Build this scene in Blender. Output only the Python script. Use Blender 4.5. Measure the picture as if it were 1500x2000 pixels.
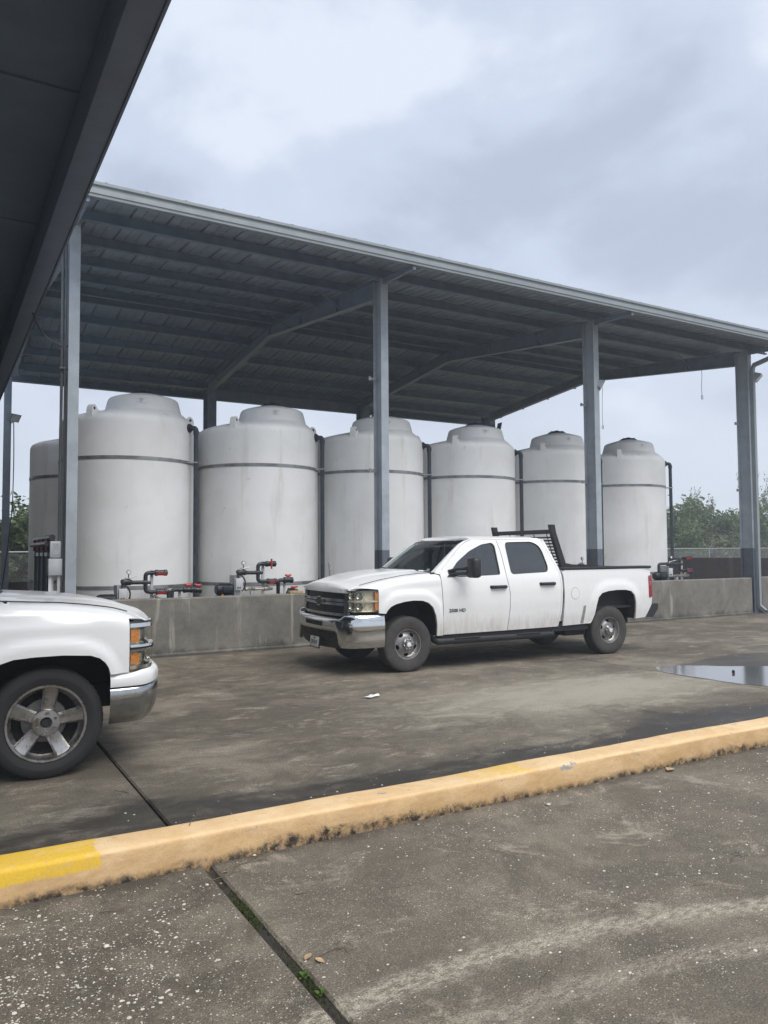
import bpy, bmesh, math, random
from math import sin, cos, pi, radians, sqrt, atan2, hypot
from mathutils import Vector, Matrix
from mathutils.geometry import delaunay_2d_cdt

for o in list(bpy.data.objects):
    bpy.data.objects.remove(o)
SC = bpy.context.scene
COL = SC.collection
random.seed(7)

# ------------------------------------------------------------------ camera
cd = bpy.data.cameras.new('camera')
cam = bpy.data.objects.new('camera', cd)
COL.objects.link(cam)
cd.sensor_fit = 'VERTICAL'
cd.sensor_height = 24.0
cd.lens = 1512.67 / 2000 * 24.0
cd.clip_start = 0.05
cd.clip_end = 3000
_r = Vector((0.86520869, -0.50137016, -0.00647222))
_u = Vector((-0.02009828, -0.04757521, 0.99866544))
_f = Vector((0.50100896, 0.86392394, 0.05123916))
cam.matrix_world = Matrix(((_r.x, _u.x, -_f.x, 0), (_r.y, _u.y, -_f.y, 0), (_r.z, _u.z, -_f.z, 1.738), (0, 0, 0, 1)))
SC.camera = cam

# ------------------------------------------------------------------ sky, sun, exposure
SUN_EL, SUN_AZ = radians(57), radians(168)      # azimuth clockwise from +Y: light comes from behind the camera
w = bpy.data.worlds.new('World')
SC.world = w
w.use_nodes = True
nt = w.node_tree
nt.nodes.clear()
def N(t, kind, **kw):
    n = t.nodes.new(kind)
    for k, v in kw.items():
        setattr(n, k, v)
    return n
out = N(nt, 'ShaderNodeOutputWorld')
bg = N(nt, 'ShaderNodeBackground')
bg.inputs['Strength'].default_value = 0.1
sky = N(nt, 'ShaderNodeTexSky', sky_type='NISHITA', sun_disc=False)
sky.sun_elevation = SUN_EL
sky.sun_rotation = SUN_AZ
tc = N(nt, 'ShaderNodeTexCoord')
sep = N(nt, 'ShaderNodeSeparateXYZ')
nt.links.new(tc.outputs['Generated'], sep.inputs[0])
mx = N(nt, 'ShaderNodeMath', operation='MAXIMUM'); mx.inputs[1].default_value = 0.0
nt.links.new(sep.outputs['Z'], mx.inputs[0])
ad = N(nt, 'ShaderNodeMath', operation='ADD'); ad.inputs[1].default_value = 0.42
nt.links.new(mx.outputs[0], ad.inputs[0])
dx = N(nt, 'ShaderNodeMath', operation='DIVIDE'); dy = N(nt, 'ShaderNodeMath', operation='DIVIDE')
nt.links.new(sep.outputs['X'], dx.inputs[0]); nt.links.new(ad.outputs[0], dx.inputs[1])
nt.links.new(sep.outputs['Y'], dy.inputs[0]); nt.links.new(ad.outputs[0], dy.inputs[1])
cmb = N(nt, 'ShaderNodeCombineXYZ')
nt.links.new(dx.outputs[0], cmb.inputs[0]); nt.links.new(dy.outputs[0], cmb.inputs[1])
cmb.inputs[2].default_value = 3.3
n1 = N(nt, 'ShaderNodeTexNoise')
n1.inputs['Scale'].default_value = 2.9; n1.inputs['Detail'].default_value = 9; n1.inputs['Roughness'].default_value = 0.50; n1.inputs['Distortion'].default_value = 0.15
sq = N(nt, 'ShaderNodeVectorMath', operation='MULTIPLY'); sq.inputs[1].default_value = (1.0, 1.0, 1.7)
nt.links.new(tc.outputs['Generated'], sq.inputs[0]); nt.links.new(sq.outputs[0], n1.inputs['Vector'])
cr = N(nt, 'ShaderNodeValToRGB')
cr.color_ramp.interpolation = 'EASE'
e = cr.color_ramp.elements
e[0].position = 0.36; e[0].color = (0.43, 0.485, 0.60, 1)
e[1].position = 0.60; e[1].color = (0.665, 0.725, 0.825, 1)
m_ = cr.color_ramp.elements.new(0.50); m_.color = (0.535, 0.60, 0.725, 1)
nt.links.new(n1.outputs['Fac'], cr.inputs[0])
hz = N(nt, 'ShaderNodeMapRange', interpolation_type='SMOOTHSTEP')
hz.inputs['From Min'].default_value = 0.0; hz.inputs['From Max'].default_value = 0.38
hz.inputs['To Min'].default_value = 0.80; hz.inputs['To Max'].default_value = 0.0
nt.links.new(sep.outputs['Z'], hz.inputs['Value'])
mh = N(nt, 'ShaderNodeMix', data_type='RGBA')
mh.inputs['B'].default_value = (0.665, 0.715, 0.80, 1)
nt.links.new(hz.outputs[0], mh.inputs['Factor']); nt.links.new(cr.outputs[0], mh.inputs['A'])
x10 = N(nt, 'ShaderNodeVectorMath', operation='SCALE'); x10.inputs['Scale'].default_value = 9.3
nt.links.new(mh.outputs['Result'], x10.inputs[0])
mk = N(nt, 'ShaderNodeMix', data_type='RGBA'); mk.inputs['Factor'].default_value = 0.94
nt.links.new(sky.outputs[0], mk.inputs['A']); nt.links.new(x10.outputs[0], mk.inputs['B'])
nt.links.new(mk.outputs['Result'], bg.inputs['Color'])
nt.links.new(bg.outputs[0], out.inputs['Surface'])

sd = bpy.data.lights.new('sun', 'SUN')
sd.energy = 2.35
sd.angle = radians(45)
sd.color = (1.0, 0.965, 0.92)
sun = bpy.data.objects.new('sun', sd)
COL.objects.link(sun)
_d = Vector((sin(SUN_AZ) * cos(SUN_EL), cos(SUN_AZ) * cos(SUN_EL), sin(SUN_EL)))
sun.rotation_euler = (-_d).to_track_quat('-Z', 'Y').to_euler()
sun.location = _d * 60
SC.view_settings.view_transform = 'Standard'
SC.view_settings.look = 'None'
SC.view_settings.gamma = 1
SC.view_settings.exposure = 0.42
SC.render.resolution_x = 768
SC.render.resolution_y = 1024

# ------------------------------------------------------------------ materials
def bsdf_mat(name):
    m = bpy.data.materials.new(name)
    m.use_nodes = True
    t = m.node_tree
    return m, t, t.nodes['Principled BSDF']
def lk(t, a, b): t.links.new(a, b)
def coords(t, kind='Object'):
    c = N(t, 'ShaderNodeTexCoord')
    if kind == 'World':
        return N(t, 'ShaderNodeNewGeometry').outputs['Position']
    return c.outputs[kind]
def mapping(t, vec, scale=(1, 1, 1), loc=(0, 0, 0), rot=(0, 0, 0)):
    n = N(t, 'ShaderNodeMapping')
    n.inputs['Scale'].default_value = scale; n.inputs['Location'].default_value = loc; n.inputs['Rotation'].default_value = rot
    lk(t, vec, n.inputs['Vector'])
    return n.outputs[0]
def noise(t, vec, scale, detail=5, rough=0.55, dist=0.0):
    n = N(t, 'ShaderNodeTexNoise')
    n.inputs['Scale'].default_value = scale; n.inputs['Detail'].default_value = detail
    n.inputs['Roughness'].default_value = rough; n.inputs['Distortion'].default_value = dist
    lk(t, vec, n.inputs['Vector'])
    return n.outputs['Fac']
def rng(t, val, a, b, c=0.0, d=1.0, smooth=True):
    n = N(t, 'ShaderNodeMapRange', interpolation_type='SMOOTHSTEP' if smooth else 'LINEAR')
    for k, v in (('From Min', a), ('From Max', b), ('To Min', c), ('To Max', d)):
        n.inputs[k].default_value = v
    lk(t, val, n.inputs['Value'])
    return n.outputs[0]
def mix(t, fac, a, b):
    n = N(t, 'ShaderNodeMix', data_type='RGBA')
    for k, v in (('Factor', fac), ('A', a), ('B', b)):
        if isinstance(v, (int, float)): n.inputs[k].default_value = v
        elif isinstance(v, tuple): n.inputs[k].default_value = v + (1,) if len(v) == 3 else v
        else: lk(t, v, n.inputs[k])
    return n.outputs['Result']
def mth(t, op, a, b=0.0, c=None, clamp=False):
    n = N(t, 'ShaderNodeMath', operation=op)
    n.use_clamp = clamp
    for i, v in enumerate((a, b) if c is None else (a, b, c)):
        if isinstance(v, (int, float)): n.inputs[i].default_value = v
        else: lk(t, v, n.inputs[i])
    return n.outputs[0]
def bump(t, b, h, strength=0.3, dist=0.01):
    n = N(t, 'ShaderNodeBump')
    n.inputs['Strength'].default_value = strength; n.inputs['Distance'].default_value = dist
    lk(t, h, n.inputs['Height']); lk(t, n.outputs[0], b.inputs['Normal'])
def sepxyz(t, v):
    n = N(t, 'ShaderNodeSeparateXYZ'); lk(t, v, n.inputs[0]); return n.outputs

def pm(name, col, rough=0.5, metal=0.0, var=0.12, scale=4.0, bmp=0.0, bscale=60.0, coat=0.0, spec=0.5, dirt=None, dirt_amt=0.0, space='Object', rvar=0.1):
    """plain painted / plastic / metal surface with mottling and optional grime"""
    m, t, b = bsdf_mat(name)
    c = coords(t, space)
    n = noise(t, c, scale, 6, 0.6)
    dark = tuple(x * (1 - var) for x in col); light = tuple(min(1, x * (1 + var)) for x in col)
    colr = mix(t, rng(t, n, 0.3, 0.7), dark, light)
    if dirt:
        g = noise(t, c, scale * 0.7 + 1.3, 8, 0.68, 0.3)
        colr = mix(t, rng(t, g, 0.5, 0.72, 0, dirt_amt), colr, dirt)
    lk(t, colr, b.inputs['Base Color'])
    lk(t, rng(t, n, 0.2, 0.8, max(0.02, rough - rvar), min(1, rough + rvar)), b.inputs['Roughness'])
    b.inputs['Metallic'].default_value = metal
    b.inputs['Specular IOR Level'].default_value = spec
    if coat:
        b.inputs['Coat Weight'].default_value = coat; b.inputs['Coat Roughness'].default_value = 0.06
    if bmp:
        bump(t, b, noise(t, c, bscale, 4, 0.6), bmp, 0.004)
    return m

M = {}
M['frame'] = pm('frame_paint', (0.20, 0.24, 0.295), 0.45, 0, 0.12, 3, 0.05, 80)
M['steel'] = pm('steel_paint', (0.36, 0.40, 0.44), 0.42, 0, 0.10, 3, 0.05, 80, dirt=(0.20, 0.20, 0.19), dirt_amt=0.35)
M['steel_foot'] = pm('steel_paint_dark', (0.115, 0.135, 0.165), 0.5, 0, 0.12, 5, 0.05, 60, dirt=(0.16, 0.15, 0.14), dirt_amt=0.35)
M['purlin'] = pm('purlin_paint', (0.165, 0.21, 0.275), 0.5, 0, 0.15, 3)
M['roof'] = pm('roof_sheet', (0.30, 0.345, 0.40), 0.5, 0.0, 0.16, 2.2, dirt=(0.12, 0.12, 0.12), dirt_amt=0.4)
M['gutter'] = pm('gutter_metal', (0.27, 0.30, 0.315), 0.4, 0.1, 0.06, 3, dirt=(0.33, 0.34, 0.33), dirt_amt=0.4)
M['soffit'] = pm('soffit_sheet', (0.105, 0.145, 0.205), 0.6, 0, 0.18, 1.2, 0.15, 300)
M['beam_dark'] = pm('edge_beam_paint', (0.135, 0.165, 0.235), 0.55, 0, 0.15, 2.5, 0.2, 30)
M['galv'] = pm('galvanised_steel', (0.46, 0.47, 0.48), 0.45, 0.6, 0.15, 20)
M['band'] = pm('band_steel', (0.27, 0.275, 0.28), 0.45, 0.5, 0.35, 3)
M['siding'] = pm('wall_siding', (0.22, 0.235, 0.25), 0.6, 0, 0.12, 2)
M['pvc'] = pm('grey_pvc', (0.030, 0.038, 0.052), 0.42, 0, 0.2, 10, dirt=(0.12, 0.12, 0.12), dirt_amt=0.3)
M['pvc2'] = pm('black_pvc', (0.022, 0.025, 0.032), 0.4, 0, 0.2, 14, dirt=(0.10, 0.10, 0.10), dirt_amt=0.3)
M['red'] = pm('red_handle', (0.50, 0.035, 0.028), 0.45, 0, 0.15, 20)
M['motor'] = pm('motor_paint', (0.018, 0.022, 0.035), 0.45, 0, 0.2, 20)
M['box'] = pm('enclosure_grey', (0.50, 0.52, 0.53), 0.45, 0, 0.06, 8)
M['green'] = pm('green_button', (0.01, 0.16, 0.07), 0.4)
M['redb'] = pm('red_button', (0.35, 0.015, 0.015), 0.4)
M['post'] = pm('fibreglass_post', (0.50, 0.50, 0.48), 0.6, 0, 0.12, 12, dirt=(0.30, 0.28, 0.25), dirt_amt=0.4)
M['wood'] = pm('timber_block', (0.42, 0.29, 0.17), 0.8, 0, 0.25, 18, 0.2, 60)
M['brass'] = pm('dull_brass', (0.27, 0.25, 0.22), 0.45, 0.7, 0.2, 25)
M['yellow'] = pm('orange_strap', (0.50, 0.22, 0.03), 0.7)
M['rubber'] = pm('black_rubber', (0.018, 0.018, 0.019), 0.75, 0, 0.2, 20)
M['black'] = pm('black_plastic', (0.020, 0.021, 0.023), 0.5, 0, 0.2, 14, 0.1, 200)
M['under'] = pm('underbody', (0.016, 0.016, 0.017), 0.85, 0, 0.3, 8)
M['chrome'] = pm('chrome', (0.63, 0.64, 0.65), 0.10, 1.0, 0.04, 6, rvar=0.05)
M['chrome_dull'] = pm('chrome_worn', (0.42, 0.43, 0.44), 0.20, 1.0, 0.10, 14, rvar=0.06)
M['alloy'] = pm('alloy_wheel', (0.42, 0.41, 0.395), 0.30, 0.95, 0.10, 16, dirt=(0.11, 0.075, 0.05), dirt_amt=0.9)
M['steelrim'] = pm('steel_wheel', (0.30, 0.29, 0.28), 0.40, 0.8, 0.16, 16, dirt=(0.16, 0.13, 0.11), dirt_amt=0.55)
M['interior'] = pm('cab_interior', (0.20, 0.205, 0.205), 0.8, 0, 0.1, 6)
M['headliner'] = pm('cab_headliner', (0.40, 0.40, 0.39), 0.9, 0, 0.05, 6)
M['amber'] = pm('amber_lens', (0.70, 0.27, 0.06), 0.22, 0, 0.25, 60, coat=0.6)
M['redlens'] = pm('red_lens', (0.30, 0.012, 0.016), 0.15, 0, 0.15, 40, coat=0.8)
M['reflector'] = pm('lamp_reflector', (0.74, 0.71, 0.62), 0.30, 0.35, 0.25, 26)
M['darkgap'] = pm('dark_recess', (0.008, 0.008, 0.009), 0.8)
M['mesh'] = pm('grille_mesh', (0.010, 0.011, 0.013), 0.5)
M['plate'] = pm('number_plate', (0.62, 0.63, 0.62), 0.4, 0, 0.05, 20)
M['ink'] = pm('plate_ink', (0.03, 0.035, 0.05), 0.5)
M['label'] = pm('white_sticker', (0.72, 0.74, 0.74), 0.5)
M['film'] = pm('stone_guard_film', (0.26, 0.25, 0.23), 0.55, 0, 0.15, 14)
M['paper'] = pm('paper', (0.78, 0.77, 0.74), 0.8)
M['twig'] = pm('dry_twig', (0.13, 0.095, 0.065), 0.9, 0, 0.3, 30)
M['bark'] = pm('bark', (0.16, 0.135, 0.115), 0.95, 0, 0.3, 10, 0.4, 30)
M['rope'] = pm('pull_rope', (0.10, 0.11, 0.16), 0.9)
M['flood'] = pm('floodlight_body', (0.10, 0.11, 0.12), 0.5)
M['flood_light'] = pm('floodlight_pale', (0.40, 0.42, 0.43), 0.5)

def glass_mat(name, tint, trans, rough=0.02):
    m, t, b = bsdf_mat(name)
    tr = N(t, 'ShaderNodeBsdfTransparent'); tr.inputs['Color'].default_value = tint + (1,)
    b.inputs['Base Color'].default_value = (0.012, 0.014, 0.015, 1)
    b.inputs['Roughness'].default_value = rough; b.inputs['IOR'].default_value = 2.0; b.inputs['Specular IOR Level'].default_value = 0.8
    n = noise(t, coords(t), 3, 6, 0.7)
    lk(t, rng(t, n, 0.3, 0.8, rough, rough + 0.09), b.inputs['Roughness'])
    ms = N(t, 'ShaderNodeMixShader'); ms.inputs[0].default_value = trans
    lk(t, b.outputs[0], ms.inputs[1]); lk(t, tr.outputs[0], ms.inputs[2])
    lk(t, ms.outputs[0], t.nodes['Material Output'].inputs['Surface'])
    return m
M['glass'] = glass_mat('windshield_glass', (0.80, 0.90, 0.87), 0.62)
M['tint'] = glass_mat('tinted_glass', (0.35, 0.37, 0.40), 0.28)
M['lens'] = glass_mat('lamp_lens', (0.97, 0.95, 0.88), 0.86, 0.08)

def paint_mat(name, dirt_top=0.95, amt=0.5):
    m, t, b = bsdf_mat(name)
    c = coords(t); s = sepxyz(t, c)
    n = noise(t, c, 2.2, 8, 0.65, 0.2); n2 = noise(t, mapping(t, c, (6, 6, 1.2)), 2.5, 6, 0.65)
    h = mth(t, 'ADD', s['Z'], mth(t, 'MULTIPLY', mth(t, 'SUBTRACT', n, 0.5), 0.55))
    low = rng(t, h, 0.42, dirt_top, 1, 0)
    f = mth(t, 'MULTIPLY', low, rng(t, n2, 0.25, 0.75, 0.25, 1.0))
    f = mth(t, 'MULTIPLY', f, mth(t, 'MULTIPLY', rng(t, noise(t, c, 1.1, 3, 0.5), 0.36, 0.60, 0.35, 1.0), amt))
    film = rng(t, n2, 0.45, 0.8, 0, 0.10 * amt * 2)
    base = mix(t, film, (0.80, 0.80, 0.79), (0.52, 0.49, 0.43))
    lk(t, mix(t, f, base, (0.36, 0.31, 0.245)), b.inputs['Base Color'])
    lk(t, rng(t, f, 0, 0.5, 0.26, 0.65), b.inputs['Roughness'])
    b.inputs['Coat Weight'].default_value = 0.5; b.inputs['Coat Roughness'].default_value = 0.05
    return m
M['paint'] = paint_mat('white_paint_dusty', 0.98, 0.60)
M['paint2'] = paint_mat('white_paint_clean', 0.60, 0.25)

def tyre_mat(name, dust):
    m, t, b = bsdf_mat(name)
    c = coords(t)
    n = noise(t, c, 7, 8, 0.7, 0.3)
    lk(t, mix(t, rng(t, n, 0.30, 0.75, 0.45 * dust, dust), (0.016, 0.016, 0.017), (0.17, 0.155, 0.135)), b.inputs['Base Color'])
    b.inputs['Roughness'].default_value = 0.82
    bump(t, b, noise(t, c, 90, 3), 0.2, 0.003)
    return m
M['tyre'] = tyre_mat('dusty_tyre', 0.34)
M['tyre2'] = tyre_mat('black_tyre', 0.05)

def tank_mat():
    m, t, b = bsdf_mat('tank_polyethylene')
    c = coords(t); oi = N(t, 'ShaderNodeObjectInfo')
    off = N(t, 'ShaderNodeVectorMath', operation='SCALE'); off.inputs[0].default_value = (17, 31, 5); lk(t, oi.outputs['Random'], off.inputs['Scale'])
    av = N(t, 'ShaderNodeVectorMath', operation='ADD'); lk(t, c, av.inputs[0]); lk(t, off.outputs[0], av.inputs[1])
    v = av.outputs[0]
    streak = noise(t, mapping(t, v, (3.2, 3.2, 0.35)), 1.4, 7, 0.62, 0.2)
    blot = noise(t, v, 0.9, 5, 0.55, 0.4)
    fine = noise(t, v, 26, 4, 0.7)
    a = mix(t, rng(t, blot, 0.3, 0.72), (0.74, 0.74, 0.72), (0.85, 0.85, 0.84))
    a = mix(t, rng(t, streak, 0.54, 0.76, 0, 0.45), a, (0.52, 0.50, 0.445))
    scuff = noise(t, mapping(t, v, (2.6, 2.6, 1.3)), 1.7, 10, 0.75, 1.2)
    a = mix(t, rng(t, scuff, 0.63, 0.70, 0, 0.62), a, (0.33, 0.325, 0.31))
    a = mix(t, rng(t, fine, 0.62, 0.8, 0, 0.15), a, (0.42, 0.41, 0.38))
    lk(t, a, b.inputs['Base Color'])
    b.inputs['Roughness'].default_value = 0.5
    b.inputs['Specular IOR Level'].default_value = 0.35
    bump(t, b, noise(t, v, 3.0, 2), 0.10, 0.02)
    return m
M['tank'] = tank_mat()

def concrete_wall_mat(name, base, dark, pale):
    m, t, b = bsdf_mat(name)
    c = coords(t, 'World'); s = sepxyz(t, c)
    n = noise(t, c, 1.6, 12, 0.76, 0.3); st = noise(t, mapping(t, c, (5.0, 5.0, 0.5)), 1.0, 7, 0.6, 0.3)
    f = noise(t, c, 35, 5, 0.7)
    a = mix(t, rng(t, n, 0.3, 0.7), dark, base)
    a = mix(t, rng(t, st, 0.585, 0.68, 0, 0.7), a, pale)
    a = mix(t, rng(t, f, 0.55, 0.8, 0, 0.25), a, dark)
    # damp, mouldy foot with a ragged edge and dark runs from the coping
    hh = mth(t, 'ADD', s['Z'], mth(t, 'MULTIPLY', mth(t, 'SUBTRACT', n, 0.5), 0.6))
    a = mix(t, rng(t, hh, 0.0, 0.16, 0.75, 0), a, (0.045, 0.042, 0.036))
    lk(t, a, b.inputs['Base Color'])
    b.inputs['Roughness'].default_value = 0.92
    bump(t, b, noise(t, c, 22, 6, 0.7), 0.35, 0.012)
    return m
M['wall'] = concrete_wall_mat('cast_concrete', (0.225, 0.213, 0.186), (0.130, 0.123, 0.107), (0.38, 0.355, 0.31))
M['wall_brown'] = concrete_wall_mat('coated_concrete', (0.145, 0.115, 0.108), (0.105, 0.085, 0.082), (0.18, 0.15, 0.14))

WETX = [(-6, 5.7), (0.59, 5.55), (1.23, 5.70), (1.8, 5.60), (2.3, 5.45), (2.99, 5.45), (3.69, 5.48), (4.43, 5.45), (5.3, 5.35), (6.18, 5.60), (6.71, 5.80), (7.54, 5.67), (8.23, 5.52), (14, 5.4)]
def grain(t, col, c, scale, amp, tint):
    g_ = rng(t, noise(t, c, scale, 3, 0.65), 0.34, 0.66, 1 - amp, 1 + amp, False)
    k_ = N(t, 'ShaderNodeVectorMath', operation='SCALE'); lk(t, col, k_.inputs[0]); lk(t, g_, k_.inputs['Scale'])
    q_ = N(t, 'ShaderNodeVectorMath', operation='MULTIPLY'); q_.inputs[1].default_value = tint; lk(t, k_.outputs[0], q_.inputs[0])
    return q_.outputs[0]
def yard_mat():
    m, t, b = bsdf_mat('yard_concrete')
    c = coords(t, 'World'); s = sepxyz(t, c)
    big = noise(t, c, 0.42, 11, 0.72, 0.5); mid = noise(t, mapping(t, c, (0.9, 1.2, 1)), 1.1, 13, 0.78, 0.4)
    brush = noise(t, mapping(t, c, (0.9, 1.9, 1), rot=(0, 0, 0.25)), 1.9, 13, 0.80, 0.5)
    fine = noise(t, c, 45, 7, 0.82)
    a = mix(t, rng(t, mid, 0.36, 0.64), (0.118, 0.103, 0.080), (0.270, 0.242, 0.195))
    a = mix(t, rng(t, big, 0.42, 0.60, 0, 0.78), a, (0.092, 0.077, 0.058))
    a = mix(t, rng(t, brush, 0.53, 0.64, 0, 0.65), a, (0.40, 0.365, 0.305))
    a = mix(t, rng(t, fine, 0.45, 0.75, 0, 0.45), a, (0.085, 0.074, 0.056))
    # old drips and oil under the parked cars
    oil = noise(t, c, 1.5, 12, 0.75, 0.4)
    a = mix(t, rng(t, oil, 0.56, 0.66, 0, 0.6), a, (0.056, 0.047, 0.036))
    # pale weathered area in the middle of the yard
    px = mth(t, 'MULTIPLY', mth(t, 'SUBTRACT', s['X'], 7.0), 0.26); py = mth(t, 'MULTIPLY', mth(t, 'SUBTRACT', s['Y'], 7.1), 0.75)
    rr = mth(t, 'SQRT', mth(t, 'ADD', mth(t, 'MULTIPLY', px, px), mth(t, 'MULTIPLY', py, py)))
    rr = mth(t, 'ADD', rr, mth(t, 'MULTIPLY', mth(t, 'SUBTRACT', brush, 0.5), 2.6))
    rr = mth(t, 'ADD', rr, mth(t, 'MULTIPLY', mth(t, 'SUBTRACT', mid, 0.5), 1.6))
    a = mix(t, rng(t, rr, 0.20, 1.0, 0.78, 0), a, (0.42, 0.39, 0.325))
    # water lying along the kerb: a damp band with a ragged outline
    fc = N(t, 'ShaderNodeFloatCurve')
    cv = fc.mapping.curves[0]
    lo, hi = -6.0, 14.0
    pts = [((x - lo) / (hi - lo), (y - 4.5) / 2.0) for x, y in WETX]
    cv.points[0].location = pts[0]; cv.points[1].location = pts[-1]
    for p in pts[1:-1]: cv.points.new(*p)
    for p in cv.points: p.handle_type = 'VECTOR'
    fc.mapping.update()
    lk(t, mth(t, 'DIVIDE', mth(t, 'SUBTRACT', s['X'], lo), hi - lo, clamp=True), fc.inputs['Value'])
    edge = mth(t, 'MULTIPLY_ADD', fc.outputs[0], 2.0, 4.5)
    rag = noise(t, mapping(t, c, (0.8, 1.8, 1)), 1.6, 12, 0.72, 0.5)
    dd = mth(t, 'SUBTRACT', s['Y'], edge)
    dd = mth(t, 'ADD', dd, mth(t, 'MULTIPLY', mth(t, 'SUBTRACT', rag, 0.5), 1.5))
    wet = rng(t, dd, -0.26, 0.14, 1, 0)
    wet = mth(t, 'MULTIPLY', wet, rng(t, noise(t, mapping(t, c, (0.8, 1.6, 1), loc=(4, 2, 0)), 1.5, 12, 0.75, 0.4), 0.34, 0.52, 0.30, 1))
    # and round the puddle
    qx = mth(t, 'MULTIPLY', mth(t, 'SUBTRACT', s['X'], 11.4), 0.42); qy = mth(t, 'MULTIPLY', mth(t, 'SUBTRACT', s['Y'], 7.1), 0.85)
    q = mth(t, 'SQRT', mth(t, 'ADD', mth(t, 'MULTIPLY', qx, qx), mth(t, 'MULTIPLY', qy, qy)))
    q = mth(t, 'ADD', q, mth(t, 'MULTIPLY', mth(t, 'SUBTRACT', rag, 0.5), 0.6))
    wet = mth(t, 'MAXIMUM', wet, rng(t, q, 0.85, 1.05, 0.8, 0))
    damp = mix(t, 0.86, a, (0.024, 0.020, 0.016))
    lk(t, grain(t, mix(t, wet, a, damp), c, 70, 0.34, (0.84, 0.82, 0.775)), b.inputs['Base Color'])
    lk(t, rng(t, wet, 0, 1, 0.92, 0.50), b.inputs['Roughness'])
    hgt = mth(t, 'ADD', mth(t, 'MULTIPLY', fine, 0.4), mid)
    bump(t, b, hgt, 0.22, 0.012)
    return m
M['yard'] = yard_mat()

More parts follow.
